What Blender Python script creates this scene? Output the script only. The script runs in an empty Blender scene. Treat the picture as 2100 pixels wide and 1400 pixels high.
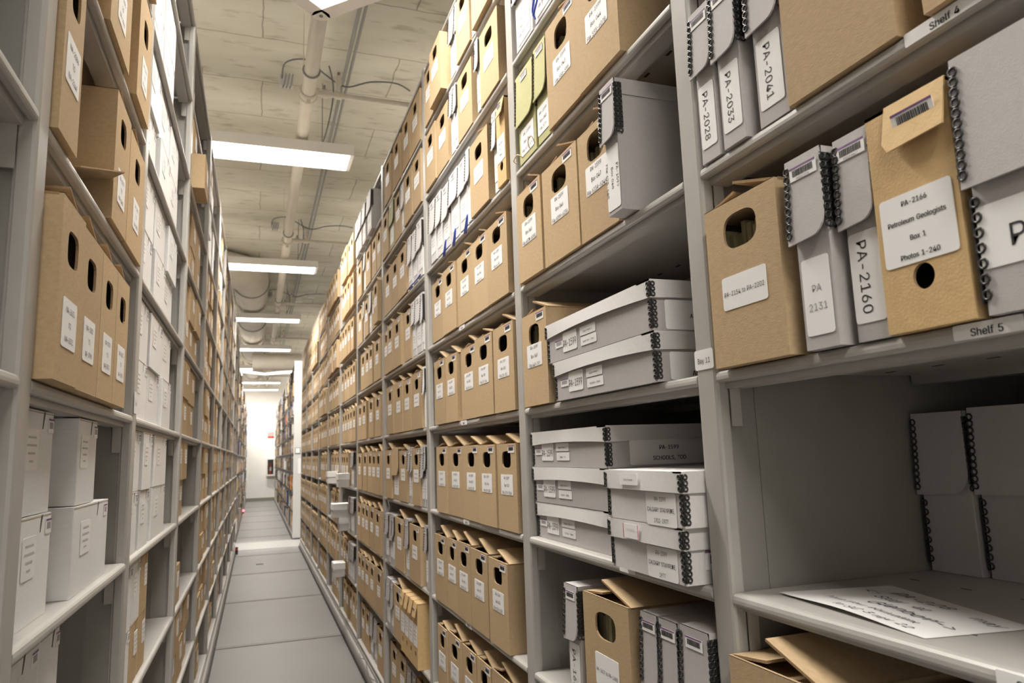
import bpy, math, random
from mathutils import Matrix, Vector
R = random.Random(7)
SC = bpy.context.scene
COL = SC.collection
H0 = 1.35                                   # eye height above the floor

# ------------------------------------------------------------------ camera
def make_camera():
    yaw, pitch, roll = math.radians(19.8202), math.radians(8.7861), math.radians(-1.9241)
    cy, sy, cp, sp, cr, sr = math.cos(yaw), math.sin(yaw), math.cos(pitch), math.sin(pitch), math.cos(roll), math.sin(roll)
    f = Vector((sy*cp, cy*cp, sp)); r = Vector((cy, -sy, 0)); u = r.cross(f)
    r2 = r*cr + u*sr; u2 = u*cr - r*sr
    cam = bpy.data.cameras.new('camera'); cam.sensor_width = 36.0; cam.lens = 1461.62/2100*36
    cam.dof.use_dof = True; cam.dof.focus_distance = 1.4; cam.dof.aperture_fstop = 8.0; cam.clip_start = 0.02; cam.clip_end = 100
    o = bpy.data.objects.new('camera', cam); COL.objects.link(o)
    m = Matrix((r2, u2, -f)).transposed().to_4x4(); m.translation = (0, 0, H0)
    o.matrix_world = m
    SC.camera = o
make_camera()

# ------------------------------------------------------------------ light and exposure
LAMP = 70.0                                 # watts of each fluorescent fixture
SPREAD = math.radians(135)                  # cut-off of the prismatic lenses
w = bpy.data.worlds.new('world'); SC.world = w; w.use_nodes = True
w.node_tree.nodes['Background'].inputs[0].default_value = (1, .97, .92, 1)
w.node_tree.nodes['Background'].inputs[1].default_value = 0.1
vs = SC.view_settings
vs.view_transform = 'Standard'; vs.look = 'None'; vs.gamma = 1; vs.use_curve_mapping = False
vs.exposure = 0.0
SC.cycles.max_bounces = 8; SC.cycles.diffuse_bounces = 5; SC.cycles.glossy_bounces = 3
SC.cycles.sample_clamp_indirect = 8

# ------------------------------------------------------------------ materials
def mat(name, col, rough=.6, noise=0, nscale=60, bump=0, bscale=200, stretch=None, spec=.4, metal=0, rnd=0):
    m = bpy.data.materials.new(name); m.use_nodes = True
    nt = m.node_tree; b = nt.nodes['Principled BSDF']
    b.inputs['Base Color'].default_value = (*col, 1); b.inputs['Roughness'].default_value = rough
    b.inputs['Specular IOR Level'].default_value = spec; b.inputs['Metallic'].default_value = metal
    if noise or bump or rnd:
        tc = nt.nodes.new('ShaderNodeTexCoord'); mp = nt.nodes.new('ShaderNodeMapping')
        nt.links.new(tc.outputs['Object'], mp.inputs[0])
        if stretch: mp.inputs['Scale'].default_value = stretch
    last = None
    if noise:
        n = nt.nodes.new('ShaderNodeTexNoise'); n.inputs['Scale'].default_value = nscale; n.inputs['Detail'].default_value = 5
        nt.links.new(mp.outputs[0], n.inputs[0])
        rmp = nt.nodes.new('ShaderNodeMapRange'); rmp.inputs[1].default_value = .25; rmp.inputs[2].default_value = .75
        rmp.inputs[3].default_value = 1-noise; rmp.inputs[4].default_value = 1+noise
        nt.links.new(n.outputs[0], rmp.inputs[0]); last = rmp.outputs[0]
    if rnd:
        oi = nt.nodes.new('ShaderNodeObjectInfo')
        r2 = nt.nodes.new('ShaderNodeMapRange'); r2.inputs[3].default_value = 1-rnd; r2.inputs[4].default_value = 1+rnd
        nt.links.new(oi.outputs['Random'], r2.inputs[0])
        if last is None: last = r2.outputs[0]
        else:
            mm = nt.nodes.new('ShaderNodeMath'); mm.operation = 'MULTIPLY'
            nt.links.new(last, mm.inputs[0]); nt.links.new(r2.outputs[0], mm.inputs[1]); last = mm.outputs[0]
    if last is not None:
        mx = nt.nodes.new('ShaderNodeVectorMath'); mx.operation = 'SCALE'
        mx.inputs[0].default_value = col; nt.links.new(last, mx.inputs['Scale'])
        nt.links.new(mx.outputs[0], b.inputs['Base Color'])
    if bump:
        n2 = nt.nodes.new('ShaderNodeTexNoise'); n2.inputs['Scale'].default_value = bscale; n2.inputs['Detail'].default_value = 3
        nt.links.new(mp.outputs[0], n2.inputs[0])
        bp = nt.nodes.new('ShaderNodeBump'); bp.inputs['Strength'].default_value = bump; bp.inputs['Distance'].default_value = .002
        nt.links.new(n2.outputs[0], bp.inputs['Height']); nt.links.new(bp.outputs[0], b.inputs['Normal'])
    return m

M = {}
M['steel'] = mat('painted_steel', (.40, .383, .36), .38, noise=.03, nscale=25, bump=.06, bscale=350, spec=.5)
M['steel_shaded'] = mat('painted_steel_shaded', (.27, .258, .24), .45, noise=.03, nscale=25)  # same paint as steel, darkened to put the bays' inner shade into colour
M['slot'] = mat('slot_dark', (.05, .045, .04), .8)
M['card'] = mat('brown_corrugated_card', (.46, .335, .20), .85, noise=.08, nscale=150, bump=.16, bscale=420, stretch=(1, .45, 1.6), spec=.15, rnd=.07)
M['card_edge'] = mat('raw_card_edge', (.30, .20, .115), .9, noise=.2, nscale=300, spec=.1)
M['kraft'] = mat('tan_kraft_card', (.56, .385, .19), .7, noise=.07, nscale=70, bump=.2, bscale=300, spec=.25, rnd=.03)
M['grey'] = mat('grey_archival_board', (.44, .415, .413), .75, noise=.035, nscale=120, bump=.12, bscale=500, spec=.25, rnd=.05)
M['grey_pale'] = mat('pale_grey_board', (.62, .60, .595), .7, noise=.03, nscale=120, bump=.1, bscale=500, spec=.25, rnd=.05)
M['olive'] = mat('olive_green_board', (.40, .385, .20), .75, noise=.05, nscale=120, spec=.25, rnd=.05)
M['white_card'] = mat('white_card', (.74, .735, .73), .7, noise=.03, nscale=40, bump=.12, bscale=200, stretch=(1, 1, 5), spec=.25, rnd=.04)
M['white_edge'] = mat('white_card_edge', (.42, .36, .29), .8)
M['paper'] = mat('label_paper', (.80, .79, .785), .55, spec=.3)
M['ink'] = mat('black_ink', (.025, .024, .026), .6)
M['ink_pale'] = mat('faded_ink', (.33, .32, .33), .7)
M['pen'] = mat('pen_ink', (.09, .09, .10), .6)
M['ink_faint'] = mat('small_print', (.47, .46, .46), .7)
M['purple'] = mat('purple_print', (.20, .10, .24), .6)
M['red_line'] = mat('red_print', (.55, .05, .08), .6)
M['black_metal'] = mat('black_metal_edge', (.022, .021, .02), .32, spec=.6)
M['files'] = mat('folder_edges', (.33, .29, .17), .8, noise=.25, nscale=90, stretch=(1, 8, .3))
M['dark'] = mat('box_inside_shade', (.06, .045, .03), .9)  # inner box walls: card darkened, shade put into the colour
M['blue'] = mat('blue_cord', (.03, .07, .42), .6)
M['twine'] = mat('cotton_twine', (.55, .42, .28), .8)
M['wire'] = mat('grey_wire', (.13, .125, .12), .5)
M['lamp_body'] = mat('lamp_enamel', (.78, .75, .71), .45)
M['pipe'] = mat('cream_pipe_paint', (.62, .575, .49), .45, noise=.05, nscale=8)
M['galv'] = mat('galvanised_conduit', (.27, .26, .245), .45, metal=.3)
M['duct'] = mat('duct_wrap', (.60, .56, .49), .6, noise=.06, nscale=5)
M['white_wall'] = mat('white_wall_paint', (.80, .79, .755), .7, noise=.02, nscale=3)
M['wall_base'] = mat('grey_skirting', (.25, .25, .20), .6)
M['panel'] = mat('off_white_panel', (.60, .59, .57), .5)
M['red'] = mat('red_enamel', (.55, .04, .025), .4)
M['orange'] = mat('orange_board', (.60, .22, .05), .6)
M['blue_board'] = mat('blue_board', (.06, .08, .20), .6)
M['bookcloth'] = mat('dark_cloth', (.10, .075, .06), .7)
M['glass'] = mat('cabinet_glass', (.9, .95, .95), .05); M['glass'].node_tree.nodes['Principled BSDF'].inputs['Transmission Weight'].default_value = 1
def emit(name, col, s):
    m = bpy.data.materials.new(name); m.use_nodes = True; b = m.node_tree.nodes['Principled BSDF']
    b.inputs['Base Color'].default_value = (.8, .8, .8, 1)
    b.inputs['Emission Color'].default_value = (*col, 1); b.inputs['Emission Strength'].default_value = s
    return m
M['lens'] = emit('fluorescent_lens', (1, .955, .885), 14)
M['led'] = emit('red_led', (1, .05, .1), 6)

def floor_mat():
    m = mat('sealed_floor_panels', (.165, .159, .153), .42, noise=.06, nscale=2.2, bump=.03, bscale=60, spec=.4)
    return m
M['floor'] = floor_mat()
M['floor_pale'] = mat('pale_floor_strip', (.27, .262, .25), .42, noise=.04, nscale=3)

def concrete_mat():
    m = bpy.data.materials.new('board_formed_concrete'); m.use_nodes = True; nt = m.node_tree
    b = nt.nodes['Principled BSDF']; b.inputs['Roughness'].default_value = .85; b.inputs['Specular IOR Level'].default_value = .2
    tc = nt.nodes.new('ShaderNodeTexCoord')
    def N(t, **k):
        n = nt.nodes.new(t)
        for a, v in k.items(): setattr(n, a, v)
        return n
    big = N('ShaderNodeTexNoise'); big.inputs['Scale'].default_value = 1.1; big.inputs['Detail'].default_value = 6
    mp = N('ShaderNodeMapping'); mp.inputs['Scale'].default_value = (.55, 1.6, 1)
    nt.links.new(tc.outputs['Object'], mp.inputs[0]); nt.links.new(mp.outputs[0], big.inputs[0])
    cr = N('ShaderNodeValToRGB'); cr.color_ramp.elements[0].position = .32; cr.color_ramp.elements[1].position = .68
    cr.color_ramp.elements[0].color = (.49, .46, .375, 1); cr.color_ramp.elements[1].color = (.70, .67, .585, 1)
    nt.links.new(big.outputs[0], cr.inputs[0])
    # board joints: wide boards across the aisle, staggered butt joints
    br = N('ShaderNodeTexBrick'); br.offset = .37; br.squash = 1
    br.inputs['Scale'].default_value = 1; br.inputs['Brick Width'].default_value = 1.55; br.inputs['Row Height'].default_value = .62
    br.inputs['Mortar Size'].default_value = .006; br.inputs['Mortar Smooth'].default_value = .3
    br.inputs['Color1'].default_value = (1, 1, 1, 1); br.inputs['Color2'].default_value = (.9, .9, .88, 1); br.inputs['Mortar'].default_value = (.40, .38, .34, 1)
    wob = N('ShaderNodeTexNoise'); wob.inputs['Scale'].default_value = 6
    nt.links.new(tc.outputs['Object'], wob.inputs[0])
    ad = N('ShaderNodeVectorMath', operation='MULTIPLY_ADD'); ad.inputs[1].default_value = (.03, .03, 0)
    nt.links.new(wob.outputs['Color'], ad.inputs[0]); nt.links.new(tc.outputs['Object'], ad.inputs[2])
    nt.links.new(ad.outputs[0], br.inputs['Vector'])
    mx = N('ShaderNodeMix', data_type='RGBA', blend_type='MULTIPLY'); mx.inputs[0].default_value = .75
    nt.links.new(cr.outputs[0], mx.inputs[6]); nt.links.new(br.outputs['Color'], mx.inputs[7])
    # small pits and stains
    pit = N('ShaderNodeTexNoise'); pit.inputs['Scale'].default_value = 9; pit.inputs['Detail'].default_value = 8
    nt.links.new(mp.outputs[0], pit.inputs[0])
    pr = N('ShaderNodeValToRGB'); pr.color_ramp.elements[0].position = .28; pr.color_ramp.elements[1].position = .42
    pr.color_ramp.elements[0].color = (.62, .6, .55, 1); pr.color_ramp.elements[1].color = (1, 1, 1, 1)
    nt.links.new(pit.outputs[0], pr.inputs[0])
    m2 = N('ShaderNodeMix', data_type='RGBA', blend_type='MULTIPLY'); m2.inputs[0].default_value = .8
    nt.links.new(mx.outputs[2], m2.inputs[6]); nt.links.new(pr.outputs[0], m2.inputs[7])
    nt.links.new(m2.outputs[2], b.inputs['Base Color'])
    bp = N('ShaderNodeBump'); bp.inputs['Strength'].default_value = .4; bp.inputs['Distance'].default_value = .01
    nt.links.new(pit.outputs[0], bp.inputs['Height']); nt.links.new(bp.outputs[0], b.inputs['Normal'])
    return m
M['concrete'] = concrete_mat()

# ------------------------------------------------------------------ text to polygons
# plain sans letter shapes: advance width, outline points x,y and triangles, in 1/250 of the type size
LETTERS = 'ABCDEFGHIJKLMNOPQRSTUVWXYZabcdefghijklmnopqrstuvwxyz0123456789-,.<>'
SHAPES = [
    (120, (4,0,50,127,69,127,116,0,99,0,72,76,69,83,66,93,62,105,58,120,61,120,57,105,53,93,50,83,48,76,21,0,27,36,27,50,92,50,92,36), (0,9,1,9,2,1,9,10,2,10,3,2,0,17,9,
     17,11,9,11,8,9,11,8,10,8,18,10,18,3,10,7,18,8,17,12,11,6,18,7,17,13,12,5,18,6,17,14,13,17,16,14,16,15,14,4,19,5,19,18,5,0,16,17,16,18,17,16,19,18,19,3,18,0,15,16,4,
     3,19)),
    (114, (15,0,15,127,60,127,72,126,82,123,90,117,95,110,98,102,100,93,99,86,97,80,93,75,89,71,84,69,79,67,79,66,85,64,91,61,96,57,101,51,104,43,104,34,103,25,100,17,94,
     10,86,4,75,1,62,0,31,14,61,14,74,16,82,20,87,26,89,34,88,40,86,46,82,51,76,54,70,57,62,58,31,58,31,71,59,71,66,72,72,74,77,77,81,82,83,87,84,93,83,101,78,107,71,111,
     60,113,31,113), (0,53,1,53,2,1,53,3,2,53,4,3,53,5,4,53,52,5,52,6,5,0,41,53,51,6,52,50,6,51,50,7,6,49,7,50,49,8,7,48,8,49,48,9,8,47,9,48,46,9,47,46,10,9,45,10,46,45,
     11,10,44,11,45,44,12,11,43,12,44,42,12,43,42,13,12,0,40,41,40,42,41,40,13,42,40,14,13,40,15,14,40,16,15,40,17,16,40,39,17,39,18,17,0,28,40,38,18,39,37,18,38,37,19,
     18,36,19,37,36,20,19,35,20,36,34,20,35,34,21,20,33,21,34,32,21,33,32,22,21,31,22,32,31,23,22,30,23,31,30,24,23,29,24,30,0,29,28,0,24,29,0,25,24,0,26,25,0,27,26)),
    (128, (67,-2,51,0,38,6,26,16,17,29,12,45,10,64,12,82,17,98,26,111,38,121,51,127,67,129,76,128,85,126,93,123,101,118,107,112,112,105,116,96,118,87,102,87,100,93,97,99,
     94,103,89,107,84,110,79,112,73,114,67,114,56,112,46,108,38,101,31,91,27,78,26,64,27,49,31,36,38,26,46,19,56,15,67,13,73,14,79,15,84,17,89,20,94,24,97,29,100,34,102,
     40,118,40,116,31,112,23,107,16,101,9,93,5,85,1,76,-1), (11,13,12,11,14,13,10,14,11,10,15,14,10,16,15,9,16,10,9,29,16,29,17,16,9,30,29,28,17,29,27,17,28,9,31,30,26,
     17,27,26,18,17,8,31,9,25,18,26,8,32,31,24,18,25,24,19,18,23,19,24,8,33,32,22,19,23,7,33,8,22,20,19,21,20,22,7,34,33,6,34,7,6,35,34,5,35,6,5,36,35,5,37,36,4,37,5,48,
     50,49,48,51,50,4,38,37,47,51,48,47,52,51,3,38,4,46,52,47,3,39,38,45,52,46,45,53,52,44,53,45,3,40,39,43,53,44,2,40,3,43,54,53,42,54,43,2,41,40,41,54,42,2,54,41,2,55,
     54,1,55,2,1,56,55,1,57,56,0,57,1)),
    (126, (55,0,24,0,24,14,54,14,68,16,79,20,88,27,95,37,99,49,100,64,99,78,95,90,89,100,80,107,69,111,55,113,23,113,23,127,56,127,74,125,88,120,100,110,108,98,114,82,
     115,64,114,45,108,30,100,17,88,8,73,2,31,127,31,0,15,0,15,127), (32,17,33,17,30,33,32,16,17,30,18,17,31,18,30,31,15,18,15,19,18,15,20,19,15,21,20,32,15,16,32,2,15,2,
     31,15,31,14,15,31,13,14,31,12,13,31,11,12,31,10,11,31,9,10,31,8,9,31,3,8,3,7,8,3,6,7,3,5,6,3,4,5,32,1,2,31,3,2)),
    (105, (15,0,15,127,93,127,93,113,31,113,31,71,89,71,89,57,31,57,31,14,94,14,94,0), (0,4,1,4,2,1,4,3,2,0,5,4,0,8,5,8,6,5,8,7,6,0,9,8,0,10,9,0,11,10)),
    (103, (15,0,15,127,92,127,92,113,31,113,31,70,87,70,87,55,31,55,31,0), (0,4,1,4,2,1,4,3,2,0,5,4,0,8,5,8,6,5,8,7,6,0,9,8)),
    (130, (67,-2,51,0,37,6,26,16,17,29,12,45,10,64,12,82,17,98,26,111,37,121,51,127,66,129,76,128,85,126,93,122,101,117,107,111,112,104,116,96,119,87,102,87,100,93,97,98,
     93,103,89,107,84,110,79,112,73,113,66,114,56,112,46,108,38,101,31,91,27,78,26,64,27,49,31,36,38,26,46,19,56,15,67,13,77,14,86,18,94,23,99,31,103,40,104,51,109,50,71,
     50,71,64,119,64,119,50,118,35,113,23,105,12,94,5,82,0), (11,13,12,11,14,13,10,14,11,10,15,14,10,16,15,9,16,10,9,29,16,29,17,16,9,30,29,28,17,29,27,17,28,9,31,30,26,
     17,27,8,31,9,26,18,17,25,18,26,8,32,31,24,18,25,24,19,18,23,19,24,8,33,32,7,33,8,22,19,23,22,20,19,21,20,22,7,34,33,6,34,7,6,35,34,49,51,50,49,47,51,47,52,51,5,35,6,
     5,36,35,49,46,47,48,52,47,48,53,52,46,48,49,46,53,48,5,37,36,4,37,5,45,53,46,4,38,37,45,54,53,44,54,45,3,38,4,3,39,38,43,54,44,43,55,54,3,40,39,42,55,43,2,40,3,2,41,
     40,41,55,42,2,55,41,2,56,55,1,56,2,1,57,56,0,57,1)),
    (129, (15,0,15,127,31,127,31,72,98,72,98,127,114,127,114,0,98,0,98,58,31,58,31,0), (0,2,1,0,3,2,4,6,5,4,7,6,0,10,3,10,4,3,10,9,4,9,7,4,0,11,10,8,7,9)),
    (75, (8,0,8,14,30,14,30,113,8,113,8,127,67,127,67,113,46,113,46,14,67,14,67,0), (4,6,5,4,7,6,3,7,4,2,8,3,8,7,3,2,9,8,0,2,1,0,9,2,0,10,9,0,11,10)),
    (99, (46,-2,31,1,19,8,11,20,8,36,8,43,24,43,24,36,26,26,30,19,37,14,46,12,55,14,62,19,66,26,68,36,68,127,84,127,84,36,81,20,74,8,61,1), (15,17,16,15,18,17,4,6,5,4,7,
     6,3,7,4,3,8,7,14,18,15,14,19,18,3,9,8,13,19,14,2,9,3,13,20,19,2,10,9,12,20,13,11,20,12,2,11,10,2,20,11,1,20,2,1,21,20,0,21,1)),
    (117, (26,36,26,54,30,60,35,65,39,71,44,76,48,81,53,86,91,127,112,127,58,69,57,69,15,0,15,127,31,127,31,84,31,56,31,48,31,0,93,0,47,65,57,77,112,0), (12,14,13,12,15,
     14,7,9,8,7,21,9,21,10,9,6,21,7,12,1,15,1,2,15,2,16,15,5,21,6,5,20,21,10,22,21,4,20,5,3,20,4,0,10,11,0,22,10,2,20,3,2,19,20,16,19,2,17,19,16,12,0,1,18,19,17,12,22,0,
     18,22,12,19,22,18)),
    (98, (15,0,15,127,31,127,31,14,90,14,90,0), (0,2,1,0,3,2,0,4,3,0,5,4)),
    (157, (15,0,15,127,38,127,69,47,70,44,72,40,73,35,75,31,76,26,78,21,79,16,80,12,77,12,78,16,79,21,81,25,82,30,84,35,86,40,87,44,88,47,119,127,142,127,142,0,126,0,126,
     73,126,77,126,82,126,87,126,92,126,98,127,103,127,109,127,114,128,114,126,108,124,102,122,96,120,91,119,85,117,80,115,76,114,73,85,0,72,0,43,73,41,76,40,80,38,85,36,
     90,34,96,32,102,30,108,28,114,30,114,30,109,30,104,30,98,30,93,30,87,30,82,30,77,30,73,30,0), (0,53,1,53,2,1,53,54,2,54,3,2,20,33,21,33,22,21,33,34,22,34,23,22,0,52,
     53,55,3,54,20,32,33,35,32,34,32,23,34,56,52,55,52,3,55,20,35,32,35,31,32,20,36,35,0,56,52,56,51,52,0,57,56,20,37,36,0,58,57,20,38,37,0,59,58,20,39,38,0,60,59,20,40,
     39,0,61,60,20,41,40,0,62,61,20,42,41,0,63,62,20,43,42,19,43,20,18,43,19,17,43,18,16,43,17,15,43,16,14,43,15,13,10,14,10,43,14,13,11,10,12,11,13)),
    (131, (15,0,15,127,34,127,86,46,88,42,91,38,94,32,97,27,100,20,103,14,101,13,101,20,100,27,100,33,100,39,100,44,100,49,100,127,116,127,116,0,97,0,51,73,47,77,44,83,
     41,88,37,95,32,103,27,113,30,113,30,104,31,96,31,88,31,82,31,77,31,73,31,0), (0,27,1,27,2,1,27,28,2,28,3,2,16,18,17,16,19,18,29,26,28,26,3,28,0,29,27,29,26,27,0,30,
     29,25,3,26,0,31,30,24,3,25,23,3,24,0,32,31,22,3,23,0,33,32,21,3,22,0,34,33,0,35,34,20,3,21,15,19,16,20,4,3,14,19,15,20,5,4,13,19,14,20,6,5,12,19,13,20,7,6,11,19,12,
     20,8,7,20,10,8,10,9,8,10,19,11,20,19,10)),
    (133, (67,-2,51,0,38,6,26,16,17,29,12,45,10,64,12,82,17,98,26,111,38,121,51,127,67,129,82,127,96,121,107,111,116,98,121,82,123,64,121,45,116,29,107,16,96,6,82,0,67,
     13,78,15,87,19,96,26,102,36,106,49,108,64,106,79,102,91,96,101,87,108,78,113,67,114,56,112,46,108,38,101,31,91,27,79,26,64,27,49,31,36,38,26,46,19,56,15), (11,13,12,
     10,13,11,10,14,13,9,14,10,9,36,14,36,15,14,9,37,36,35,15,36,34,15,35,9,38,37,8,38,9,34,16,15,33,16,34,8,39,38,32,16,33,8,40,39,7,40,8,32,17,16,31,17,32,7,41,40,6,41,
     7,31,18,17,30,18,31,6,42,41,5,42,6,5,43,42,29,18,30,29,19,18,5,44,43,28,19,29,4,44,5,28,20,19,4,45,44,27,20,28,3,45,4,27,21,20,3,46,45,26,21,27,3,47,46,25,21,26,25,
     22,21,2,47,3,2,24,47,24,22,25,2,22,24,1,22,2,1,23,22,1,0,23)),
    (111, (15,0,15,127,59,127,72,126,83,122,91,116,97,107,101,98,102,87,101,76,97,66,91,58,83,52,72,48,59,46,27,46,27,61,58,61,67,61,74,64,80,68,83,73,85,80,86,87,85,94,
     83,100,80,106,74,110,67,112,58,113,31,113,31,0), (0,30,1,30,2,1,30,3,2,30,4,3,30,5,4,30,29,5,29,28,5,28,6,5,0,16,30,16,31,30,27,6,28,26,6,27,26,7,6,25,7,26,24,7,25,
     24,8,7,23,8,24,22,8,23,22,9,8,21,9,22,21,10,9,20,10,21,19,10,20,19,11,10,18,11,19,17,11,18,0,15,16,31,17,16,31,14,17,14,11,17,14,12,11,14,13,12,0,14,15,0,31,14)),
    (133, (61,40,78,40,92,21,96,16,117,-12,100,-12,86,7,83,11,67,-2,51,0,38,6,26,16,17,29,12,45,10,64,12,82,17,98,26,111,38,121,51,127,67,129,82,127,96,121,107,111,116,
     98,121,82,123,64,121,45,116,29,107,16,96,6,82,0,67,13,78,15,87,19,96,26,102,36,106,49,108,64,106,79,102,91,96,101,87,108,78,113,67,114,56,112,46,108,38,101,31,91,27,
     79,26,64,27,49,31,36,38,26,46,19,56,15), (19,21,20,18,21,19,18,22,21,17,22,18,17,44,22,44,23,22,17,45,44,43,23,44,42,23,43,17,46,45,16,46,17,42,24,23,41,24,42,16,47,
     46,40,24,41,16,48,47,15,48,16,40,25,24,39,25,40,15,49,48,14,49,15,39,26,25,38,26,39,14,50,49,13,50,14,13,51,50,37,26,38,37,27,26,13,52,51,36,27,37,12,52,13,36,28,27,
     7,1,0,7,34,1,34,2,1,12,53,52,35,28,36,11,53,12,35,29,28,11,54,53,34,2,35,2,29,35,3,29,2,11,55,54,33,7,34,4,29,3,30,4,29,10,55,11,10,32,55,32,7,33,10,7,32,10,6,7,10,
     31,6,31,5,6,9,31,10,31,4,30,9,8,31,5,4,31)),
    (112, (15,0,15,127,59,127,72,126,83,122,92,116,98,108,101,99,102,88,101,77,98,68,92,60,83,54,72,51,59,49,24,49,24,64,58,64,67,64,74,67,80,70,83,75,86,81,86,88,86,95,
     83,101,80,106,74,110,67,112,58,113,31,113,31,0,88,0,58,57,76,57,107,0), (0,16,1,16,30,1,30,2,1,30,3,2,30,4,3,30,5,4,30,29,5,29,28,5,28,6,5,16,31,30,27,6,28,26,6,27,
     26,7,6,25,7,26,24,7,25,24,8,7,23,8,24,22,8,23,22,9,8,21,9,22,21,10,9,20,10,21,19,10,20,19,11,10,18,11,19,17,11,18,0,15,16,31,17,16,31,33,17,33,11,17,33,34,11,34,12,
     11,31,14,33,14,32,33,35,12,34,13,35,12,14,35,13,0,14,15,0,31,14,32,35,14)),
    (112, (56,-2,43,-1,32,2,23,8,16,15,12,24,10,34,26,34,28,27,31,22,36,18,42,15,48,13,56,12,64,13,71,15,78,18,82,23,85,28,86,35,86,40,83,45,79,48,74,51,68,54,61,56,46,
     60,32,65,22,72,15,82,13,93,14,103,19,112,26,119,34,124,45,128,57,129,69,128,79,124,88,119,94,112,99,104,100,94,84,94,82,103,76,109,67,113,56,115,49,114,42,112,36,
     109,32,105,30,100,29,94,30,88,33,83,37,80,42,77,48,75,53,73,66,70,72,68,78,66,84,63,90,59,95,55,99,49,101,43,102,35,101,25,97,16,90,8,81,3,69,-1), (35,37,36,34,37,
     35,34,38,37,33,38,34,33,39,38,33,40,39,32,47,33,47,40,33,32,48,47,46,40,47,32,49,48,45,40,46,45,41,40,31,49,32,31,50,49,44,41,45,31,51,50,31,52,51,44,42,41,30,52,31,
     43,42,44,30,53,52,30,54,53,29,54,30,29,55,54,29,56,55,28,56,29,28,57,56,28,58,57,28,59,58,28,60,59,27,60,28,27,61,60,27,62,61,27,63,62,26,63,27,26,64,63,25,64,26,25,
     65,64,24,65,25,24,66,65,23,66,24,22,66,23,22,67,66,21,67,22,20,67,21,20,68,67,19,68,20,18,68,19,18,69,68,5,7,6,5,8,7,17,69,18,5,9,8,17,70,69,4,9,5,16,70,17,4,10,9,
     15,70,16,4,11,10,15,71,70,14,71,15,3,11,4,3,12,11,13,71,14,3,13,12,3,71,13,3,72,71,2,72,3,2,73,72,1,73,2,1,0,73)),
    (112, (8,113,8,127,104,127,104,113,64,113,64,0,48,0,48,113), (0,2,1,0,3,2,7,3,0,6,4,7,4,3,7,6,5,4)),
    (129, (65,-2,51,-1,38,4,29,11,21,20,17,31,15,43,15,127,31,127,31,45,32,36,35,28,40,22,47,17,55,14,65,13,74,14,83,17,89,22,94,28,97,36,98,45,98,127,114,127,114,43,113,
     31,108,20,101,11,91,4,79,-1), (6,8,7,6,9,8,21,23,22,21,24,23,6,10,9,20,24,21,5,10,6,20,25,24,5,11,10,19,25,20,19,26,25,4,11,5,4,12,11,18,26,19,4,13,12,17,26,18,3,13,
     4,17,27,26,3,14,13,16,27,17,3,15,14,15,27,16,3,27,15,2,27,3,2,28,27,1,28,2,1,29,28,0,29,1)),
    (120, (51,0,4,127,21,127,48,52,51,44,54,34,58,22,62,8,59,8,63,23,67,35,70,44,72,52,99,127,116,127,69,0), (0,2,1,0,3,2,12,14,13,12,15,14,0,4,3,11,15,12,10,15,11,0,5,4,
     9,15,10,0,6,5,8,7,9,7,15,9,0,7,6,0,15,7)),
    (172, (39,0,4,127,21,127,41,49,42,43,44,36,45,30,47,23,48,17,49,10,47,10,49,17,50,23,51,30,53,36,54,43,56,49,77,127,95,127,115,49,117,43,119,36,120,30,122,23,123,17,
     124,10,122,10,125,23,126,30,128,36,129,43,131,49,151,127,167,127,133,0,114,0,92,81,90,89,88,98,86,108,84,119,87,119,84,99,82,90,79,81,58,0), (0,2,1,0,3,2,16,40,17,
     40,18,17,40,41,18,41,19,18,31,33,32,31,34,33,16,39,40,39,19,41,16,42,39,38,19,39,16,43,42,37,19,38,16,44,43,36,19,37,16,45,44,35,19,36,0,4,3,15,45,16,35,20,19,30,34,
     31,0,5,4,14,45,15,35,21,20,29,34,30,0,6,5,13,45,14,35,22,21,28,34,29,0,7,6,12,45,13,35,23,22,27,34,28,0,8,7,11,45,12,35,24,23,24,34,27,0,10,8,10,9,8,10,45,11,35,26,
     24,26,25,24,26,34,24,0,45,10,35,34,26)),
    (119, (5,0,54,71,54,59,7,127,26,127,44,100,48,95,51,90,54,86,56,82,58,78,61,73,58,73,61,78,63,82,65,86,68,90,71,95,75,100,93,127,112,127,65,60,65,72,114,0,95,0,73,32,
     70,37,67,41,65,45,62,49,60,53,58,58,61,58,59,53,56,49,54,45,52,41,49,37,45,32,23,0), (2,4,3,2,5,4,18,20,19,18,21,20,2,6,5,17,21,18,2,7,6,16,21,17,2,8,7,15,21,16,2,1,
     8,1,9,8,14,22,15,22,21,15,1,10,9,13,22,14,1,12,10,12,11,10,12,22,13,1,22,12,1,23,22,0,31,1,31,32,1,32,23,1,0,33,31,33,30,31,33,30,32,30,23,32,0,34,33,29,23,30,0,35,
     34,28,23,29,0,36,35,27,23,28,0,37,36,26,23,27,0,38,37,25,23,26,0,39,38,24,23,25)),
    (118, (51,0,51,52,4,127,23,127,48,86,52,79,56,73,59,66,62,58,56,58,63,73,66,80,70,86,95,127,114,127,67,52,67,0), (1,3,2,1,4,3,12,14,13,12,15,14,1,5,4,11,15,12,10,15,
     11,1,6,5,7,15,10,1,7,6,9,8,7,8,15,7,1,8,7,1,15,8,0,15,1,0,16,15)),
    (110, (10,0,10,12,68,96,72,102,77,108,81,113,85,119,87,114,79,113,71,113,64,113,56,113,10,113,10,127,99,127,99,115,42,32,38,26,33,20,29,14,24,8,23,14,30,14,38,14,46,
     14,54,14,100,14,100,0), (12,14,13,12,6,14,6,15,14,12,5,6,7,15,6,7,16,15,8,5,7,5,16,7,12,8,5,8,4,5,12,9,8,12,10,9,12,11,10,24,26,25,24,27,26,23,27,24,22,27,23,21,27,
     22)),
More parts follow.
